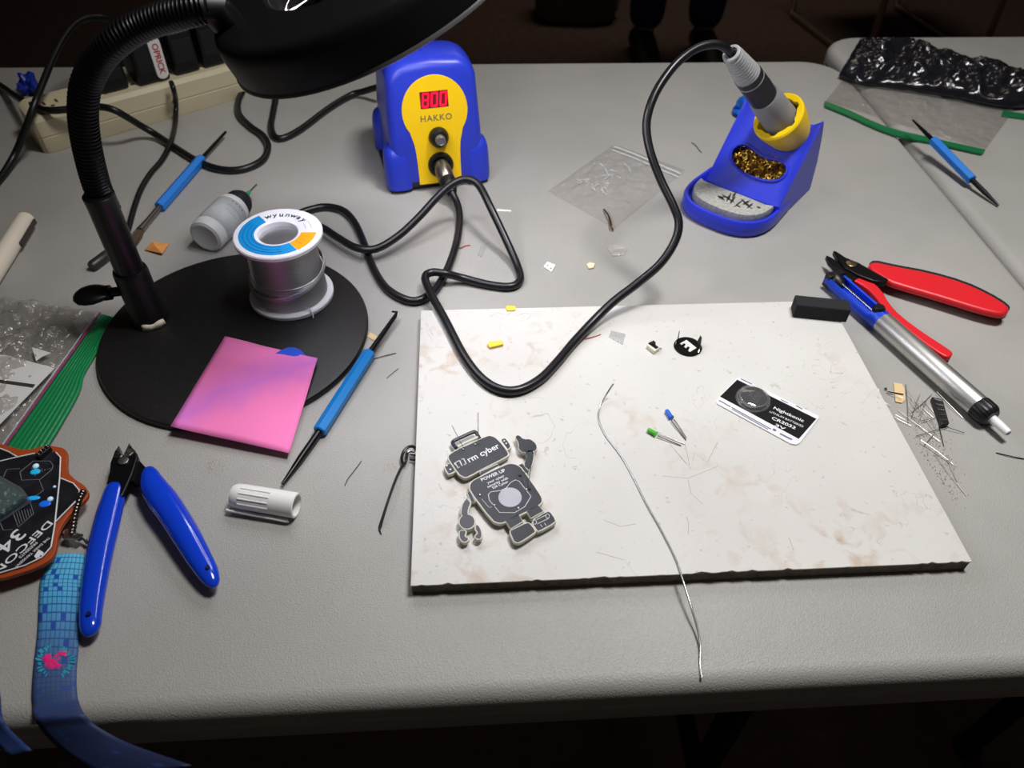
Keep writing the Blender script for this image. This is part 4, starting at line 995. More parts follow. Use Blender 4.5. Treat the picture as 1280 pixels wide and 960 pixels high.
build('small_print', mb, gp, bc, smooth=0, kind='stuff')
mb = MB(); mb.lathe(cfr, [(.0118, .0002), (.0114, .0012), (.0106, .0036), (.0098, .0042), (.002, .0043)], 40); build('blister', mb, film('blister_film', 'ffffff', .93, .05, 20), bc, smooth=60)

# ------------------------------------------------------------------ LEDs
def led_part(label, dome, base, legs, m, m2):
    p, q = W(*dome, BT + .0019), W(*base, BT + .0019); fr = axis_frame(q, p); L_ = (p - q).length
    t = thing('led', label, 'LED', V(*q.xy, T + BT), 'loose LEDs on the white board')
    mb = MB(); mb.lathe(fr, [(.0019, 0), (.0019, .0010), (.0016, .0011), (.0016, L_ - .0012), (.0013, L_ - .0004), (.0006, L_)], 16); build('lens', mb, m, t)
    mb = MB(); mb.box(fr, -.0007, .0007, -.0004, .0004, .0004, L_ * .5); build('die', mb, m2, t, smooth=0)
    for a, b in legs:
        mb = MB(); mb.tube([q.lerp(W(*a, BT + .0016), .6), W(*a, BT + .0016), W(*b, BT + .0006)], .00033, 6); build('lead', mb, steel, t)
Lc = lambda *c: (800 + c[0] / 12, 500 + c[1] / 12)
led_part('tiny blue LED with two wire legs on the white board', Lc(395, 150), Lc(470, 270), [(Lc(478, 325), Lc(690, 600)), (Lc(525, 312), Lc(695, 565))], mat('led_blue', '1f66d8', .15, sss=.2), mat('die_blue', '0b2c80', .4))
led_part('tiny green LED with two wire legs on the white board', Lc(112, 440), Lc(245, 515), [(Lc(262, 478), Lc(668, 662)), (Lc(282, 545), Lc(618, 686))], mat('led_green', '52bb3c', .15, sss=.2), mat('die_green', '1c6a14', .4))

# ------------------------------------------------------------------ slide switch and coin cell holder
sw = thing('slide_switch', 'tiny white and black slide switch on the white board', 'switch', W(817, 436, BT))
mb = MB(); mb.prism(WL([(808.5, 431), (814.5, 426.3), (825, 434), (818.5, 439)], BT + .0036), (0, 0, -.0035)); build('case', mb, mat('switch_cream', 'e2dac8', .45), sw, bevel=.0002)
mb = MB(); mb.prism(WL([(810, 429), (813.5, 426.6), (823.5, 433.8), (820, 436)], BT + .0040), (0, 0, -.0008)); build('cover', mb, black, sw, bevel=.0002)
mb = MB(); mb.prism(WL([(814, 427), (817, 425.2), (820, 428), (817, 430)], BT + .0058), (0, 0, -.0022)); build('slider', mb, black, sw, bevel=.0002)
for a in ((821, 437), (824, 435)):
    mb = MB(); mb.tube([W(*a, BT + .0015), W(a[0] + 3, a[1] + 1, BT + .0006)], .0003, 6); build('pin', mb, steel, sw)
ch = thing('coin_cell_holder', 'black round coin cell clip with upright tabs on the white board', 'battery holder', W(860, 431, BT))
Ec = lambda p: cr(800, 400, 12.8, p)
c0_ = W(*Ec([(765, 420)])[0], BT + .001); hr = (W(*Ec([(985, 420)])[0], BT + .001) - c0_).length; hfr = Fr(V(c0_.x, c0_.y, T + BT), 0)
blkmetal = mat('clip_black', '0c0b0c', .35, .5)
mb = MB(); mb.lathe(hfr, [(hr * .96, .0001), (hr, .0004), (hr, .0010), (hr * .97, .0013)], 40); build('plate', mb, blkmetal, ch)
mb = MB(); mb.prism(WL(Ec([(640, 372), (745, 318), (905, 445), (800, 510), (770, 490), (800, 440), (770, 420), (735, 450), (705, 425), (735, 390), (705, 370), (665, 398)]), BT + .0016), (0, 0, -.0004)); build('contact_spring', mb, mat('contact_white', 'dcdad6', .4), ch, smooth=0)
for base, top, w, m in ((Ec([(600, 370)])[0], Ec([(635, 180)])[0], .0014, blkmetal), (Ec([(935, 390)])[0], Ec([(955, 265)])[0], .0028, mat('tab_steel', '8c8a86', .3, .9)), (Ec([(575, 400)])[0], Ec([(565, 335)])[0], .0014, steel)):
    p = W(*base, BT + .001); d = (p - c0_); d.z = 0; d.normalize(); sd = V(-d.y, d.x, 0)
    # choose the height whose top shows at the pixel row
    hbest = min((abs(proj(p + V(0, 0, k * .0005))[1] - top[1]), k * .0005) for k in range(2, 40))[1]
    mb = MB(); mb.prism([p - sd * w, p + sd * w, p + sd * w * .45 + V(0, 0, hbest) + d * .0004, p - sd * w * .45 + V(0, 0, hbest) + d * .0004], d * .0004); build('tab', mb, m, ch, smooth=0)
p = W(*Ec([(940, 490)])[0], BT + .001); mb = MB(); mb.tube(catmull(WL(Ec([(915, 545, BT + .0005), (950, 470, BT + .002), (985, 430, BT + .0035), (990, 470, BT + .002), (960, 535, BT + .0006)])), 5), .0006, 6, sq=.5); build('tab', mb, steel, ch)

# ------------------------------------------------------------------ solder strand
ss = cr(700, 460, 2.4, [(160, 48), (145, 70), (122, 108), (115, 150), (135, 200), (180, 260), (215, 320), (260, 410), (305, 490), (345, 570), (368, 635), (382, 680), (396, 725), (413, 785), (421, 835), (420, 890), (426, 930)])
zs = [.022, .0165, .0115, BT + .0007] + [BT + .0006] * 7 + [.0088, .0072, .0042, .0022, .0008, .0006]
mb = MB(); mb.tube(catmull([W(p[0], p[1], z) for p, z in zip(ss, zs)], 6), .00062, 8)
solo('solder_wire', mb, mat('solder_wire', 'bdbdc0', .28, .9), 'long thin strand of solder wire trailing off the white board front', 'solder wire', smooth=60)

# ------------------------------------------------------------------ small clear bag, bits behind the board
def bag_sheet(corners, z, nu, nv, amp, sc, seed, edge_flat=True, lift=0):
    c = WL(corners, z)
    def fn(u, v):
        p = c[0].lerp(c[1], u).lerp(c[3].lerp(c[2], u), v)
        e = (4 * u * (1 - u) * 4 * v * (1 - v)) ** .5 if edge_flat else 1
        return p + V(0, 0, abs(amp * fbm(p, sc, seed)) * (.25 + .75 * e) + lift * e)
    mb = MB(); mb.grid(fn, nu, nv); return mb
zb = thing('zip_bag', 'small empty clear zip bag between the station and iron holder', 'plastic bag', W(770, 232, 0))
fm1 = film('film_clear', 'f4f4f4', .93, .14, 110)
build('film', bag_sheet([(685, 239), (768, 180), (857, 213), (768, 286)], .0006, 34, 34, .0035, 70, 1, lift=.001), fm1, zb, smooth=180)
mb = MB(); mb.tube(WL([(768, 183), (795, 193), (825, 206), (851, 217)], .0024), .0007, 6, sq=.5); mb.tube(WL([(765, 187), (792, 197), (822, 210), (848, 221)], .0022), .0005, 6, sq=.5)
build('zip_track', mb, film('film_track', 'f2f2f2', .45, .2, 40), zb)
random.seed(12); mb = MB()
for k in range(26):
    u, v = random.uniform(.3, .8), random.uniform(.05, .5); a = V(685, 239, 0).lerp(V(768, 180, 0), u).lerp(V(768, 286, 0).lerp(V(857, 213, 0), u), v)
    mb.tube([W(a.x, a.y, .003), W(a.x + random.uniform(-5, 5), a.y + random.uniform(-4, 4), .0042), W(a.x + random.uniform(-7, 7), a.y + random.uniform(-5, 5), .003)], .00022, 4)
build('crease', mb, film('film_crease', 'ffffff', .4, .15, 40), zb, kind='stuff')
mb = MB(); mb.tube(catmull(WL([(755, 262, .002), (760, 268, .004), (763, 277, .003), (764, 283, .004), (766, 288, .001)]), 4), [.0009, .0008, .0012, .0008, .0009], 7)
solo('copper_wire', mb, mat('copper', '8a5a3c', .35, .9), 'short twisted copper wire on the corner of the clear zip bag', 'wire', smooth=60)
mb = MB(); mb.prism(WL([(679.5, 333), (684, 327), (694.5, 331), (689.5, 340)], .0012), (0, 0, -.0011)); lg = thing('label_chip', 'tiny white square with dark dots on the table behind the board', 'chip', W(687, 334, 0))
build('square', mb, white, lg, smooth=0)
mb = MB()
for c in ((684.5, 332), (688.5, 335.5)): mb.lathe(Fr(W(*c, .0012)), [(.0007, 0), (.0007, .0002)], 8)
build('dots', mb, ink, lg, smooth=0)
beige = mat('bit_beige', 'e8d9b4', .5); yel = mat('bit_yellow', 'efcb48', .5)
chip('plastic_bit', 'tiny beige plastic bit on the table behind the board', 'scrap', [(733, 330), (737, 327.5), (744, 329), (742, 334), (736, 335)], .0001, .0018, beige)
chip('plastic_bit', 'small yellow block lying on the white board inside the cord loop', 'scrap', [(609, 429.5), (611, 426.5), (628, 425.5), (629, 430), (612, 434)], BT + .0001, .0022, yel)
chip('plastic_bit', 'small yellow flake at the back edge of the white board', 'scrap', [(632, 384), (634, 381.5), (645, 382.5), (644, 387.5), (634, 388)], BT + .0001, .0010, yel)
clr = film('film_bits', 'f4f4f4', .85, .1, 60)
chip('clear_scrap', 'tiny clear plastic scrap on the table beside the cord', 'scrap', [(758, 309), (768, 305), (785, 310), (780, 318), (766, 320)], .0001, .0012, clr)
chip('clear_scrap', 'small clear plastic square on the white board beside the cord', 'scrap', [(761, 421), (764, 412.5), (782, 417), (778.5, 430)], BT + .0001, .0008, clr)
chip('clear_scrap', 'tiny clear plastic strip on the table left of the cord arch', 'scrap', [(597, 318), (603, 301), (609, 304), (602, 321)], .0001, .0008, clr)
chip('paper_strip', 'thin pale strip on the table under the cord arch', 'scrap', [(621, 261), (639, 262.5), (639, 264.5), (621, 263.5)], .0001, .0004, white)
redw = mat('wire_red', 'b46a58', .5)
def wire(label, pts, r, m, name='wire_scrap', group=None):
    mb = MB(); mb.tube(catmull(WL(pts), 3), r, 5); return solo(name, mb, m, label, 'wire', group, smooth=60)
wire('tiny reddish wire scrap under the cord left of the clear strip', [(569, 311, .0006), (576, 309.5, .0012), (582, 307, .0008), (588, 306.5, .0006)], .0005, redw)
wire('faint reddish wire scrap on the white board beside the clear square', [(722, 424, BT + .0005), (733, 423, BT + .0009), (742, 421, BT + .0005), (751, 418, BT + .0005)], .0004, redw)
wire('thin grey wire on the table left of the iron holder', [(864, 178, .0005), (869, 181, .0012), (873, 186, .0009), (877, 191, .0005)], .0004, steel)
wire('bright wire offcut beside the hook pick handle', [(466, 449, .0004), (480, 445, .0008), (495, 441.5, .0004)], .0003, steel)
wire('dark hair-thin wire right of the hook pick', [(483, 473, .0004), (491, 466, .0009), (498, 460.5, .0004)], .0002, darksteel)
wire('thin bent wire between the hook pick and clasp', [(431, 607, .0004), (435, 598, .0010), (443, 588, .0008), (452, 576, .0004)], .00025, darksteel)
wire('thin dark wire on the table at the far right edge of the pump nozzle', [(1245, 566, .0004), (1262, 570, .0009), (1281, 574, .0004)], .00035, darksteel)
# ------------------------------------------------------------------ lobster clasp with black thread
cl = thing('lobster_clasp', 'dark metal clasp trailing a black thread beside the white board', 'clasp', W(500, 590, 0))
Gc = lambda p: cr(440, 530, 6.4, p)
cm = mat('clasp_steel', '5a585a', .25, .95)
mb = MB(); mb.tube(catmull(WL(Gc([(415, 330, .002), (398, 285, .003), (410, 225, .0035), (450, 185, .004), (490, 182, .004), (512, 205, .0035), (508, 240, .003), (470, 240, .003)])), 4), .0010, 8); build('hook', mb, cm, cl)
mb = MB(); mb.tube(catmull(WL(Gc([(418, 325, .002), (438, 285, .003), (438, 235, .003), (465, 215, .003)])), 4), .0008, 8); build('gate', mb, cm, cl)
mb = MB(); mb.tube(catmull(WL(Gc([(460, 285, .002), (512, 288, .002), (514, 240, .002), (475, 210, .003)])), 4), .0006, 8); build('ring', mb, cm, cl)
mb = MB(); mb.tube(catmull(WL(Gc([(408, 322, .002), (375, 385, .004), (335, 480, .006), (290, 610, .006), (255, 720, .004), (225, 820, .001), (222, 850, .0008), (236, 884, .0005)])), 4), [.0009, .0008, .0008, .0007, .0008, .0010, .0005, .0002], 6); build('thread', mb, mat('thread_black', '0d0c0d', .7), cl)
# ------------------------------------------------------------------ lead clippings beside the pump
Hc = lambda p: cr(1060, 450, 5.05, p)
clip_m = mat('lead_silver', '98958f', .35, .8)
lines = [((315, 315), (580, 515)), ((460, 505), (665, 660)), ((545, 590), (748, 858)), ((365, 150), (380, 400)), ((370, 190), (500, 360)), ((560, 200), (725, 365)), ((250, 330), (400, 415)), ((190, 240), (270, 292)), ((440, 300), (570, 480)), ((400, 330), (530, 215)), ((395, 240), (440, 330)), ((430, 480), (635, 420)), ((600, 415), (735, 460)), ((575, 420), (605, 545)), ((420, 260), (540, 365)), ((380, 300), (470, 440)), ((455, 215), (400, 370)), ((470, 250), (540, 330)), ((480, 310), (430, 420)), ((500, 240), (450, 350)), ((385, 350), (500, 390)), ((410, 290), (500, 280)), ((630, 600), (690, 770)), ((520, 370), (560, 440)), ((345, 240), (240, 200)), ((300, 345), (390, 395)), ((540, 470), (480, 540)), ((465, 385), (560, 360))]
random.seed(21)
for k, (a, b) in enumerate(lines):
    za = random.uniform(.0006, .003); zb_ = random.uniform(.0005, .0015); A_, B_ = Hc([a, b])
    mb = MB(); mid = ((A_[0] + B_[0]) / 2 + random.uniform(-1, 1), (A_[1] + B_[1]) / 2 + random.uniform(-1, 1)); mb.tube(catmull([W(*A_, za), W(*mid, (za + zb_) / 2 + .0004), W(*B_, zb_)], 2), random.choice((.00018, .00021, .00025)), 5)
    solo('lead_clipping', mb, darksteel if k in (11, 12, 13) else clip_m, 'thin clipped component lead in the pile beside the desoldering pump', 'wire', 'clipped leads beside the board', smooth=60)
random.seed(8); mb = MB()
for k in range(520):
    t = random.random(); c = V(480, 400, 0).lerp(V(640, 860, 0), t); x, y = c.x + random.gauss(0, 55), c.y + random.gauss(0, 60)
    if x < 160 + (y - 130) * .62 + 12: continue
    p = W(*Hc([(x, y)])[0], .0003); r = random.uniform(.00012, .0004)
    mb.add([p + V(r, 0, 0), p + V(-.5 * r, .87 * r, 0), p + V(-.5 * r, -.87 * r, 0), p + V(0, 0, r)], [(0, 1, 3), (1, 2, 3), (2, 0, 3), (0, 2, 1)])
solo('flux_dust', mb, mat('dust_brown', '8a6a45', .9), 'brown flux dust scattered beside the right edge of the white board', 'dust', kind='stuff', smooth=0)
random.seed(18); mb = MB()
for cx, cy, s in ((270, 575, 9), (488, 583, 5), (1190, 600, 10), (262, 585, 6)):
    for k in range(60):
        x, y = random.gauss(cx, s), random.gauss(cy, s); p = W(x, y, .0003); r = random.uniform(.0001, .00028)
        mb.add([p + V(r, 0, 0), p + V(-.5 * r, .87 * r, 0), p + V(-.5 * r, -.87 * r, 0), p + V(0, 0, r)], [(0, 1, 3), (1, 2, 3), (2, 0, 3), (0, 2, 1)])
solo('flux_dust', mb, mat('dust_tan', 'a8875e', .9), 'tan dust specks on the table around the sticky note and clasp', 'dust', kind='stuff', smooth=0)
ps = thing('tape_scrap', 'tan paper tape scrap with a lead across it beside the board', 'paper scrap', W(1124, 490, 0))
mb = MB(); mb.prism(WL(Hc([(288, 142), (340, 150), (355, 175), (362, 250), (340, 270), (300, 262)]), .0010), (0, 0, -.0006)); build('paper', mb, tan, ps, smooth=0)
mb = MB(); mb.tube(WL(Hc([(250, 200), (350, 217)]), .0016), .0004, 6); build('lead', mb, darksteel, ps)
sm = thing('pin_strip', 'small black pin strip with metal contacts leaning by the pump', 'connector', W(1177, 515, 0))
q4 = [W(*p, .0038) for p in Hc([(530, 232), (598, 248), (640, 400), (592, 408)])]
mb = MB(); mb.prism(q4, (0, 0, -.0034)); build('housing', mb, black, sm, bevel=.0003)
for k in range(5):
    t0 = .06 + k * .19; a = q4[0].lerp(q4[3], t0); b = q4[1].lerp(q4[2], t0); d = (q4[3] - q4[0]) * .045
    mb = MB(); mb.prism([a.lerp(b, .12) + V(0, 0, .0003), a.lerp(b, .85) + V(0, 0, .0003), a.lerp(b, .85) + d + V(0, 0, .0003), a.lerp(b, .12) + d + V(0, 0, .0003)], (0, 0, -.0006)); build('contact', mb, steel, sm, smooth=0)
chip('plastic_bit', 'tiny white flake against the right edge of the white board', 'scrap', Hc([(170, 185), (195, 178), (200, 205), (180, 215)]), .0001, .0012, white)
chip('plastic_bit', 'tiny silver flake beside the tan tape scrap', 'scrap', Hc([(228, 175), (245, 172), (250, 188), (232, 190)]), .0001, .0010, steel)
# ------------------------------------------------------------------ zip bags
gbag = thing('zip_bag', 'clear zip bag with green strip and white label at the left edge', 'plastic bag', W(50, 470, 0))
fm2 = film('film_wrinkled', 'eeecea', .93, .14, 75, .10, .012)
build('film', bag_sheet([(-60, 362), (125, 391), (4, 563), (-190, 560)], .0010, 110, 110, .013, 60, 3, lift=.002), fm2, gbag, smooth=180)
gs_ = [(126, 392), (143, 397), (133, 420), (118, 445), (107, 462), (103, 482), (92, 505), (76, 530), (62, 555), (48, 572), (10, 566), (60, 498)]
gm = mat('strip_green', '17804a', .35, bump=(260, .5, .001))
mb = MB()
def gfn(u, v):
    a = V(126, 392, 0).lerp(V(2, 566, 0), v); rt = catmull([V(144, 397, 0), V(120, 443, 0), V(106, 468, 0), V(100, 490, 0), V(78, 530, 0), V(52, 572, 0)], 8)
    i = v * (len(rt) - 1); k = min(int(i), len(rt) - 2); b = rt[k].lerp(rt[k + 1], i - k); p = a.lerp(b, u)
    return W(p.x, p.y, .0022 + .0013 * math.sin(u * 3) + .0007 * abs(math.sin(u * 26)))
mb.grid(gfn, 40, 40); build('green_strip', mb, gm, gbag, smooth=60)
mb = MB(); mb.tube(WL([(125, 391), (95, 434), (60, 482), (30, 524), (2, 563)], .0048), .0011, 6, sq=.6); build('zip_track', mb, mat('zip_magenta', 'a8407c', .4), gbag)
mb = MB(); mb.tube(WL([(121, 391), (91, 434), (56, 482), (26, 524), (-2, 563)], .0044), .0008, 6, sq=.6); build('zip_track', mb, film('film_track', 'f2f2f2', .45, .2, 40), gbag)
mb = MB()
lb_ = WL([(-40, 436), (8, 444), (68, 460), (42, 487), (0, 530), (-60, 545)], .0062)
mb.prism(lb_, (0, 0, -.0004)); lo = build('paper_label', mb, mat('label_white', 'dcdad8', .6), gbag, smooth=0)
mb = MB(); mb.prism(WL([(-10, 473), (44, 480.5), (41, 484.5), (-10, 477)], .0064), (0, 0, -.0003)); build('label_bar', mb, mat('print_bar', '3a3536', .6), lo, smooth=0)
mb = MB(); mb.prism(WL([(40, 434), (64, 441), (52, 446), (45, 451)], .0050), (0, 0, -.0004)); build('film_glint', mb, mat('glint_white', 'e4e2e0', .3), gbag, smooth=0)  # opaque white patch standing in for a glint on the film

rbag = thing('zip_bag', 'clear zip bag with green strip lying under the black plastic bag', 'plastic bag', W(1145, 140, 0))
build('film', bag_sheet([(1060, 92), (1275, 128), (1231, 188), (1032, 126)], .0010, 50, 26, .005, 45, 6, lift=.001), fm2, rbag, smooth=180)
mb = MB()
gl = catmull([V(1031, 126, 0), V(1060, 137, 0), V(1095, 153, 0), V(1125, 163, 0), V(1165, 172, 0), V(1205, 181, 0), V(1232, 187, 0)], 5)
gl2 = catmull([V(1031, 132, 0), V(1060, 144, 0), V(1095, 160, 0), V(1127, 171, 0), V(1165, 178, 0), V(1205, 187, 0), V(1228, 192, 0)], 5)
mb.prism([W(p.x, p.y, .0036) for p in gl] + [W(p.x, p.y, .0030) for p in reversed(gl2)], (0, 0, -.0018)); build('green_strip', mb, mat('strip_green_dim', '0f6b3c', .4), rbag, smooth=0)
gbag2 = MB(); gbag2.prism(WL([(1254, 138), (1295, 144), (1295, 150), (1252, 144)], .0022), (0, 0, -.0018)); build('green_strip', gbag2, MATS['strip_green_dim'], rbag, smooth=0)
mb = MB()
def bbfn(u, v):
    top = catmull([V(1074, 51, 0), V(1100, 54, 0), V(1140, 57, 0), V(1168, 70, 0), V(1215, 80, 0), V(1250, 85, 0), V(1310, 92, 0)], 6)
    bot = catmull([V(1049, 93, 0), V(1075, 103, 0), V(1110, 107, 0), V(1150, 113, 0), V(1200, 122, 0), V(1262, 133, 0), V(1310, 128, 0)], 6)
    i = u * (len(top) - 1); k = min(int(i), len(top) - 2); p = top[k].lerp(top[k + 1], i - k).lerp(bot[k].lerp(bot[k + 1], i - k), v)
    e = (4 * u * (1 - u)) ** .3 * (4 * v * (1 - v)) ** .4
    q = W(p.x, p.y, .006); r = 1 - abs(fbm(q, 24, 2)); r2 = 1 - abs(fbm(V(q.x * .6, q.y, q.z), 60, 4))
    return q + V(0, 0, (.002 + .014 * r * r + .009 * r2 * r2) * e)
mb.grid(bbfn, 110, 60)
# closed underside so the bag has body
n0 = len(mb.v); nu, nv = 110, 60
rim = [i for i in range(nu + 1)] + [j * (nu + 1) + nu for j in range(1, nv + 1)] + [nv * (nu + 1) + i for i in range(nu - 1, -1, -1)] + [j * (nu + 1) for j in range(nv - 1, 0, -1)]
low = [V(mb.v[i].x, mb.v[i].y, T + .0045) for i in rim]; mb.v += low
m_ = len(rim)
mb.f += [(rim[i], rim[(i + 1) % m_], n0 + (i + 1) % m_, n0 + i) for i in range(m_)] + [tuple(range(n0, n0 + m_))]
mb.uv = None
bag_black = mat('bag_black', '1a191f', .2, spec=.6, bump=(90, .25, .003))
solo('black_plastic_bag', mb, bag_black, 'crumpled shiny black plastic bag on the right-hand table', 'plastic bag', smooth=180)
def crumple(label, c, rad, z, m, seed):
    cp_ = W(*c, z); mb = MB(); mb.ball(cp_, rad, 18, 12)
    vs = []
    for v in mb.v:
        d = v - cp_; k = .75 + .75 * fbm(d, 1.1 / rad, seed); w = cp_ + d * k; w.z = max(w.z, T + .0002); vs.append(w)
    mb.v = vs; return solo('crumpled_tape', mb, m, label, 'tape', smooth=20)
crumple('crumpled blue tape on the table behind the soldering iron', (931, 134), .0135, .009, mat('tape_blue', '1466d0', .35), 3)
crumple('crumpled dark blue tape by the back left edge of the table', (37, 110), .0135, .007, mat('tape_navy', '1a2f9a', .4), 5)

# ------------------------------------------------------------------ conference badge
bz = .0125
bg = thing('conference_badge', 'orange edged black circuit badge with DEFCON lettering at the left edge', 'badge', W(40, 650, 0))
Jc = lambda p: cr(0, 540, 4.8, p)
outer = [(0, 68), (60, 85), (130, 106), (200, 100), (245, 84), (290, 78), (335, 86), (378, 94), (402, 115), (404, 155), (400, 205), (412, 248), (455, 288), (502, 315), (528, 348), (528, 380), (508, 408), (470, 442), (420, 490), (380, 540), (347, 600), (338, 680), (322, 738), (280, 780), (200, 820), (100, 852), (0, 882), (-200, 880), (-330, 760), (-380, 520), (-320, 250), (-180, 90), (-80, 62)]
mb = MB(); mb.prism(chaikin(WL(Jc(outer), bz), 1), (0, 0, -.0030)); build('back_plate', mb, mat('badge_orange', 'a8481c', .5), bg, smooth=40, bevel=.0004)
inner = [(0, 92), (55, 118), (105, 150), (210, 125), (330, 118), (364, 150), (364, 274), (440, 306), (478, 348), (472, 398), (400, 470), (330, 545), (310, 690), (255, 750), (150, 802), (0, 846), (-190, 840), (-290, 740), (-330, 520), (-280, 270), (-160, 120), (-70, 90)]
mb = MB(); mb.prism(WL(Jc(inner), bz + .0010), (0, 0, -.0014)); build('front_plate', mb, mat('badge_black', '17171b', .38, var=('22222a', 90, .4, .6)), bg, smooth=0)
lz = bz + .0012
mb = MB()
for pts in ([(0, 175), (105, 150), (210, 128)], [(0, 98), (55, 120), (105, 150)], [(335, 122), (363, 152), (358, 275), (345, 400), (328, 560), (306, 690), (252, 750), (150, 800), (0, 845)], [(360, 275), (440, 308), (476, 350), (470, 400), (400, 470), (328, 543)]):
    mb.tube(WL(Jc(pts), lz), .00042, 6)
build('white_line', mb, lw, bg)
mb = MB()
for pts in ([(120, 240), (200, 175), (300, 175), (318, 200), (312, 225), (240, 285), (130, 290), (120, 240)], [(130, 290), (235, 285), (260, 350), (200, 395), (150, 400)], [(20, 270), (40, 225), (120, 220)], [(75, 480), (100, 425), (180, 420), (202, 490), (110, 570), (75, 480)], [(0, 545), (20, 590), (75, 585)]):
    mb.tube(WL(Jc(pts), lz), .00025, 5)
for k in range(7):
    mb.tube(WL(Jc([(190 + k * 20, 215 + k * 2), (212 + k * 14, 265 - k * 8)]), lz), .0002, 4); mb.tube(WL(Jc([(78 + k * 17, 475 - k * 2), (105 + k * 14, 560 - k * 10)]), lz), .0002, 4)
build('grey_trace', mb, mat('trace_grey', '77757a', .5), bg)
build('lettering', text_fit('DEFCON', Jc([(302, 540)])[0], Jc([(-35, 850)])[0], lz, .66, .01), lw, bg, smooth=0, label='white DEFCON lettering, upside down')
build('lettering', text_fit('34', Jc([(128, 595)])[0], Jc([(2, 710)])[0], lz, .8, .01), lw, bg, smooth=0)
build('lettering', join(text_fit('THE DARK TANGENT', Jc([(298, 632)])[0], Jc([(92, 812)])[0], lz, 1.0, .01), text_fit('PRESENTS', Jc([(220, 662)])[0], Jc([(115, 755)])[0], lz, 1.0, .01)), lw, bg, smooth=0)
mb = MB(); mb.prism(WL(Jc([(205, 745), (232, 705), (262, 722), (255, 742), (240, 738), (238, 755), (225, 750), (220, 762)]), lz + .0001), (0, 0, -.0002)); build('emblem', mb, lw, bg, smooth=0)
# clear module with green board
ab = [W(*p, bz + .0095) for p in Jc([(-120, 190), (0, 258), (128, 330), (160, 372), (0, 478), (-150, 560), (-260, 400)])]
mb = MB(); mb.prism(ab, (0, 0, -.0080)); mod = build('clear_module', mb, film('acrylic', 'dfe9f5', .90, .08, 60), bg, smooth=0, bevel=.0008)
mb = MB(); mb.prism([p + V(0, 0, -.0045) for p in [centroid(ab).lerp(q, .86) for q in ab]], (0, 0, -.0016)); build('green_board', mb, mat('pcb_green', '1f4a33', .4, var=('a8c0b0', 420, .55, .68)), mod, smooth=0)
for c, r in (((215, 205), .0019), ((302, 402), .0017), ((327, 328), .0009)):
    mb = MB(); mb.ball(W(*Jc([c])[0], bz + .0016), r, 12, 8, (1, 1, .7)); build('indicator', mb, mat('indicator_white', 'dfeef5', .3, emit=('7fd8ff', .2)), bg)
for c, e_, cl_ in (((212, 238), (.0030, .0022), '18a8d8'), ((200, 396), (.0040, .0016), '1c9ce0'), ((270, 430), (.0034, .0024), '1560d8')):
    mb = MB(); mb.ball(W(*Jc([c])[0], bz + .0010), 1, 14, 6, (e_[0], e_[1], .0006)); build('glow_window', mb, mat('glow_' + cl_, cl_, .35, emit=(cl_, .35)), bg)
hdm = [W(*p, bz + .0045) for p in Jc([(212, 130), (282, 72), (305, 88), (232, 150)])]
mb = MB(); mb.prism(hdm, (0, 0, -.0036)); ph_ = build('pin_header', mb, black, bg, bevel=.0003)
for k in range(4):
    for j in range(2):
        p = hdm[0].lerp(hdm[1], .12 + k * .25).lerp(hdm[3].lerp(hdm[2], .12 + k * .25), .3 + .4 * j); mb = MB(); mb.ball(p + V(0, 0, .0003), .0006, 8, 5); build('pin', mb, steel, ph_)
# chain with clasp
cpx = Jc([(498, 362), (482, 395), (466, 440), (455, 480), (445, 525), (438, 570), (430, 610)])
for i, p in enumerate(catmull([V(*q, 0) for q in cpx], 2)[::1]):
    mb = MB(); mb.ball(W(p.x, p.y, bz + .0015 - i * .0005), .0021, 10, 7); build('chain_bead', mb, mat('bead_dark', '6d665f', .22, .95), bg)
mb = MB(); mb.lathe(axis_frame(W(*Jc([(385, 608)])[0], .0065), W(*Jc([(450, 625)])[0], .0065)), [(.0016, 0), (.0030, .001), (.0030, .006), (.0022, .007), (.0022, .011), (.0012, .0115)], 16); build('swivel', mb, steel, bg)
mb = MB(); mb.tube(catmull(WL(Jc([(450, 630, .006), (480, 628, .006), (508, 645, .005), (524, 668, .004)])), 4), .0010, 8); build('swivel_hook', mb, steel, bg)
mb = MB(); mb.box(Fr(W(20, 640, 0), 10), -.02, .02, -.025, .01, .0002, bz - .003); build('rear_case', mb, black, bg, bevel=.001)

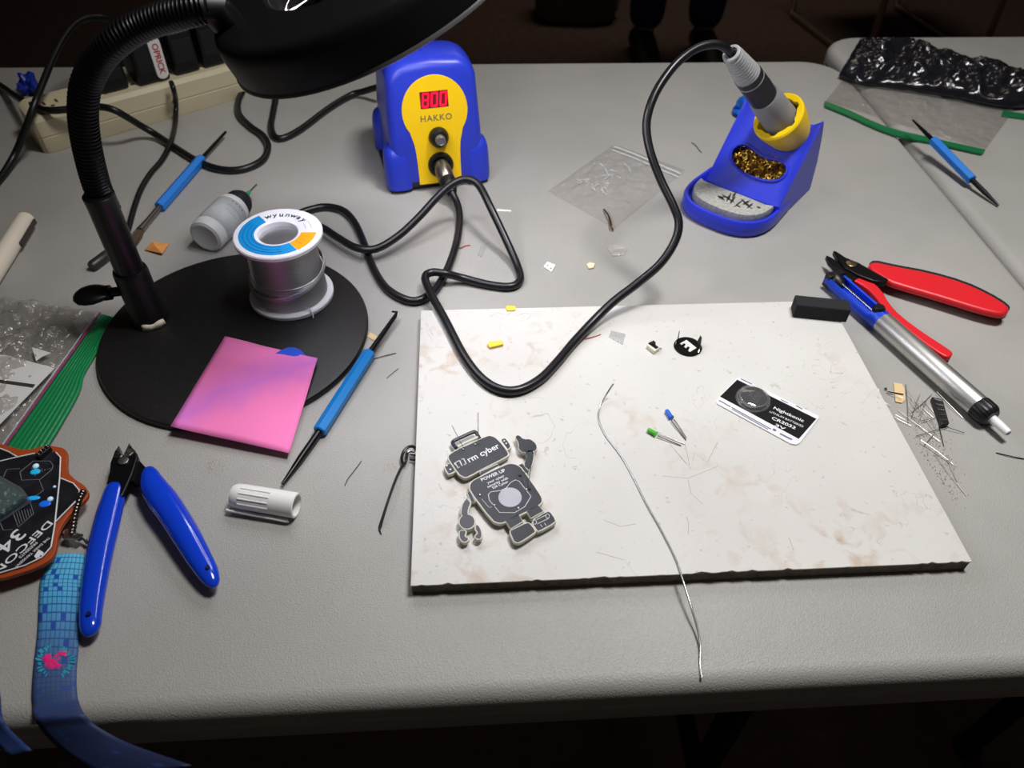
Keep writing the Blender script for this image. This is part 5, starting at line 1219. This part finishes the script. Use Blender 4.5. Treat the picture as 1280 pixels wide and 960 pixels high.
# ------------------------------------------------------------------ lanyard
def lan_mat():
    m = mat('lanyard_print', '3f9fd0', .6); nt = m.node_tree; L = nt.links.new; b = nt.nodes['Principled BSDF']
    tc = nt.nodes.new('ShaderNodeTexCoord'); sx = nt.nodes.new('ShaderNodeSeparateXYZ'); L(tc.outputs['UV'], sx.inputs[0])
    def ramp(src, st):
        r = nt.nodes.new('ShaderNodeValToRGB'); r.color_ramp.elements[0].position = st[0][0]; r.color_ramp.elements[0].color = hx(st[0][1]); r.color_ramp.elements[1].position = st[-1][0]; r.color_ramp.elements[1].color = hx(st[-1][1])
        for p, c in st[1:-1]: e = r.color_ramp.elements.new(p); e.color = hx(c)
        L(src, r.inputs[0]); return r.outputs[0]
    base = ramp(sx.outputs['Y'], [(0, '62c4ea'), (.16, '55b8e4'), (.26, '4f8ec4'), (.36, '44608c'), (.5, '364a78'), (.62, '2f3c66'), (1, '141c3c')])
    line = ramp(sx.outputs['Y'], [(0, '2a6fb0'), (.2, '2560a8'), (.36, '33487c'), (1, '141d40')])
    mp = nt.nodes.new('ShaderNodeMapping'); mp.inputs['Scale'].default_value = (9, 48, 1); L(tc.outputs['UV'], mp.inputs[0])
    br = nt.nodes.new('ShaderNodeTexBrick'); br.offset = 0; br.inputs['Scale'].default_value = 1; br.inputs['Brick Width'].default_value = 1; br.inputs['Row Height'].default_value = 1; br.inputs['Mortar Size'].default_value = .09; br.inputs['Mortar Smooth'].default_value = .2
    L(mp.outputs[0], br.inputs['Vector'])
    wn = nt.nodes.new('ShaderNodeTexWhiteNoise'); fl_ = nt.nodes.new('ShaderNodeVectorMath'); fl_.operation = 'FLOOR'; L(mp.outputs[0], fl_.inputs[0]); L(fl_.outputs[0], wn.inputs[0])
    gt = nt.nodes.new('ShaderNodeMath'); gt.operation = 'GREATER_THAN'; gt.inputs[1].default_value = .93; L(wn.outputs['Value'], gt.inputs[0])
    m1 = nt.nodes.new('ShaderNodeMix'); m1.data_type = 'RGBA'; L(gt.outputs[0], m1.inputs[0]); L(base, m1.inputs[6]); L(ramp(sx.outputs['Y'], [(0, '1a58c8'), (.4, '2a4a98'), (1, '1c3060')]), m1.inputs[7])
    m2 = nt.nodes.new('ShaderNodeMix'); m2.data_type = 'RGBA'; L(br.outputs['Fac'], m2.inputs[0]); L(m1.outputs[2], m2.inputs[6]); L(line, m2.inputs[7])
    L(m2.outputs[2], b.inputs['Base Color']); return m
ln = thing('lanyard', 'printed blue lanyard ribbon hanging over the front table edge', 'lanyard', W(75, 760, 0))
def WY(px, py, y):
    d = ROT @ Vector((px - 640, py - 480, FPX)); t = y / d.y
    return V(d.x * t, y, T + CAMH + d.z * t)
lft = WL([(66, 694, .004), (52, 722, .002), (49, 745, .001), (47, 790, .0010), (42, 835, .0010), (40, 868, .0012), (41, 884, .0012)]) + [WY(44, 897, .1585), WY(53, 913, .1545), WY(75, 936, .148), WY(105, 956, .14), WY(140, 976, .13)]
rgt = WL([(106, 693, .004), (104, 722, .002), (103, 745, .001), (100, 790, .0010), (96, 835, .0010), (96, 862, .0012), (99, 879, .0012)]) + [WY(105, 892, .1585), WY(118, 906, .1545), WY(150, 924, .148), WY(190, 940, .14), WY(240, 957, .13)]
LP = catmull(lft, 5); RP = catmull(rgt, 5)
mb = MB(); nL = len(LP)
mb.grid(lambda u, v: LP[min(int(round(v * (nL - 1))), nL - 1)].lerp(RP[min(int(round(v * (nL - 1))), nL - 1)], u) + V(0, 0, .0012 * math.sin(math.pi * u)), 8, nL - 1)
build('ribbon', mb, lan_mat(), ln, smooth=60, solid=.0008)
mb = MB(); l2 = WL([(-60, 800, .001), (-40, 840, .001), (-28, 872, .0012)]) + [WY(-24, 899, .1585), WY(-12, 920, .153), WY(10, 945, .142)]; r2 = WL([(-30, 795, .001), (-8, 835, .001), (0, 866, .0012)]) + [WY(3, 896, .1585), WY(12, 912, .153), WY(40, 938, .142)]
l2, r2 = catmull(l2, 4), catmull(r2, 4); mb.grid(lambda u, v: l2[int(round(v * (len(l2) - 1)))].lerp(r2[int(round(v * (len(l2) - 1)))], u), 4, len(l2) - 1); build('ribbon', mb, mat('lanyard_back', '243a6c', .6), ln, smooth=60, solid=.0008)
# pink emblem with a burst of strokes
Kc = lambda p: cr(0, 640, 3, p); ez_ = .0024
pk = mat('lanyard_pink', 'e8247c', .6)
mb = MB()
for pts, r in (([(168, 540), (185, 560), (205, 558)], .0017), ([(182, 535), (188, 575), (205, 585)], .0016), ([(170, 570), (195, 565)], .0014), ([(205, 545), (222, 530), (245, 530), (238, 540)], .0013), ([(200, 560), (215, 575), (225, 582)], .0014), ([(212, 555), (225, 548)], .0010)):
    mb.tube(WL(Kc(pts), ez_), r, 6, up=(0, 0, 1), sq=.2)
build('emblem', mb, pk, ln, label='pink emblem')
mb = MB(); random.seed(2)
for k in range(44):
    a = 2 * math.pi * k / 44 + random.uniform(-.06, .06); r0 = random.uniform(.62, .78); r1 = r0 + random.uniform(.12, .28)
    mb.tube(WL(Kc([(207 + 75 * r0 * math.cos(a), 558 + 70 * r0 * math.sin(a)), (207 + 75 * r1 * math.cos(a), 558 + 70 * r1 * math.sin(a))]), ez_), .0005, 5, up=(0, 0, 1), sq=.25)
build('burst', mb, mat('lanyard_teal', '2f9dc0', .6), ln, kind='stuff')

# ------------------------------------------------------------------ dark room behind the table
sc_ = thing('sled_chair', 'dark chair with thin metal sled legs on the floor behind the tables', 'chair', V(1.56, 2.86, 0))
chm = mat('chair_steel', 'b09a86', .3, .9); chs = mat('chair_seat', '16120f', .8)
for a, b in ((V(1.765, 3.173, .011), V(1.84, 2.66, .011)), (V(1.308, 3.092, .011), V(1.395, 2.60, .011))):
    mb = MB(); mb.tube([a + V(-.01, .10, .42), a + V(0, .02, .05), a, b, b + V(0, -.02, .05), b + V(.01, .03, .42)], .011, 10); build('leg_frame', mb, chm, sc_)
sfr = Fr(V(1.575, 2.90, 0), 9)
mb = MB(); mb.box(sfr, -.23, .23, -.21, .24, .42, .46); build('seat', mb, chs, sc_, bevel=.015)
mb = MB(); mb.box(sfr, -.22, .22, -.27, -.24, .52, .85); build('backrest', mb, chs, sc_, bevel=.012)
mb = MB(); mb.tube([sfr(-.20, -.20, .42), sfr(-.2, -.255, .55), sfr(-.2, -.255, .8)], .010, 8); build('back_post', mb, chm, sc_)
mb = MB(); mb.tube([sfr(.20, -.20, .42), sfr(.2, -.255, .55), sfr(.2, -.255, .8)], .010, 8); build('back_post', mb, chm, sc_)
# grey bag on the floor
g = W(722, 34, -T)
bgf = Fr(V(g.x, g.y + .10, 0), -5)
fb2 = thing('floor_bag', 'dull grey bag standing on the dark floor behind the table', 'bag', bgf(0, 0, 0))
mb = MB(); rings = []
for z, w, d in ((0, .13, .08), (.02, .155, .10), (.12, .16, .105), (.22, .145, .09), (.27, .11, .06), (.285, .05, .03)):
    rings.append([bgf(w * (abs(math.cos(a)) ** .6) * (1 if math.cos(a) > 0 else -1), d * (abs(math.sin(a)) ** .6) * (1 if math.sin(a) > 0 else -1), z) for a in [2 * math.pi * i / 24 for i in range(24)]])
mb.loft(rings); build('body', mb, mat('bag_grey', '5a5148', .8), fb2, smooth=60)
mb = MB(); mb.tube(catmull([bgf(-.09, 0, .27), bgf(-.06, 0, .36), bgf(.06, 0, .36), bgf(.09, 0, .27)], 5), .012, 8); build('handle', mb, mat('bag_strap', '201d1b', .8), fb2)
mb = MB(); mb.tube([bgf(.155, .0, .03), bgf(.162, .0, .12), bgf(.148, 0, .22)], .014, 8); build('piping', mb, mat('bag_piping', '8f8c88', .5), fb2)
# standing figure whose trouser legs show
pbp = W(803, 66, -T)
pr_ = thing('person', 'person standing in dark blue trousers in the dark behind the table', 'person', V(pbp.x, pbp.y, 0))
px0, py0 = pbp.x, pbp.y
jeans = mat('jeans_navy', '1c2450', .85); shirt = mat('shirt_dark', '141214', .85); skin = mat('skin', '8a6450', .5); shoe = mat('shoe_black', '0c0b0b', .5)
def skinmesh(name, verts, edges, rad, m, parent, root=0, lev=2):
    me = bpy.data.meshes.new(name); off = wpos(parent); me.from_pydata([tuple(Vector(v) - off) for v in verts], edges, [])
    o = bpy.data.objects.new(name, me); COL.objects.link(o); o.parent = parent
    sk = o.modifiers.new('skin', 'SKIN'); sk.use_smooth_shade = True
    for i, r in enumerate(rad):
        d = me.skin_vertices[0].data[i]; d.radius = (r, r) if not isinstance(r, tuple) else r
    me.skin_vertices[0].data[root].use_root = True
    sb = o.modifiers.new('sub', 'SUBSURF'); sb.levels = lev; sb.render_levels = lev
    me.materials.append(m); return o
X = lambda x, y, z: (px0 + .10 + x, py0 + y, z)
bv = [X(0, 0, .95), X(0, 0, 1.15), X(0, .01, 1.35), X(0, 0, 1.48), X(0, -.01, 1.56), X(0, -.02, 1.66), X(0, -.01, 1.76),
      X(.10, 0, .90), X(.11, 0, .50), X(.11, .02, .09), X(.12, -.10, .03), X(-.10, 0, .90), X(-.10, 0, .50), X(-.10, .02, .09), X(-.11, -.10, .03),
      X(.19, 0, 1.42), X(.25, .02, 1.14), X(.26, -.06, .90), X(.26, -.09, .80), X(-.19, 0, 1.42), X(-.25, .02, 1.14), X(-.26, -.06, .90), X(-.26, -.09, .80)]
be = [(0, 1), (1, 2), (2, 3), (3, 4), (4, 5), (5, 6), (0, 7), (7, 8), (8, 9), (9, 10), (0, 11), (11, 12), (12, 13), (13, 14), (2, 15), (15, 16), (16, 17), (17, 18), (2, 19), (19, 20), (20, 21), (21, 22)]
brd = [.13, .125, .14, .06, .07, .09, .06, .075, .052, .035, .028, .075, .052, .035, .028, .055, .042, .03, .022, .055, .042, .03, .022]
skinmesh('body', bv, be, brd, skin, pr_)
jv = [X(0, 0, .98), X(0, 0, .90), X(.10, 0, .84), X(.11, 0, .50), X(.11, .02, .07), X(-.10, 0, .84), X(-.10, 0, .50), X(-.10, .02, .07)]
skinmesh('trousers', jv, [(0, 1), (1, 2), (2, 3), (3, 4), (1, 5), (5, 6), (6, 7)], [.15, .145, .095, .074, .066, .095, .074, .066], jeans, pr_)
tv = [X(0, 0, .94), X(0, 0, 1.15), X(0, .01, 1.36), X(.19, 0, 1.42), X(.25, .02, 1.14), X(.26, -.06, .92), X(-.19, 0, 1.42), X(-.25, .02, 1.14), X(-.26, -.06, .92)]
skinmesh('jacket', tv, [(0, 1), (1, 2), (2, 3), (3, 4), (4, 5), (2, 6), (6, 7), (7, 8)], [.155, .15, .155, .075, .056, .042, .075, .056, .042], shirt, pr_)
for s in (-1, 1):
    mb = MB(); c = Vector(X(s * .11, -.04, 0)); rings = []
    for y, w, h in ((.10, .03, .05), (.07, .043, .09), (0, .045, .095), (-.07, .048, .06), (-.13, .044, .045), (-.17, .025, .03)):
        rings.append([c + V(w * math.cos(a), y, max(0.0, h * .5 + h * .5 * math.sin(a))) for a in [2 * math.pi * i / 14 for i in range(14)]])
    mb.loft(rings); build('shoe', mb, shoe, pr_, smooth=60)
mb = MB(); mb.ball(Vector(X(0, .015, 1.72)), .098, 16, 10, (.95, 1.05, .95)); build('hair', mb, mat('hair_dark', '0e0b0a', .6), pr_, smooth=90)
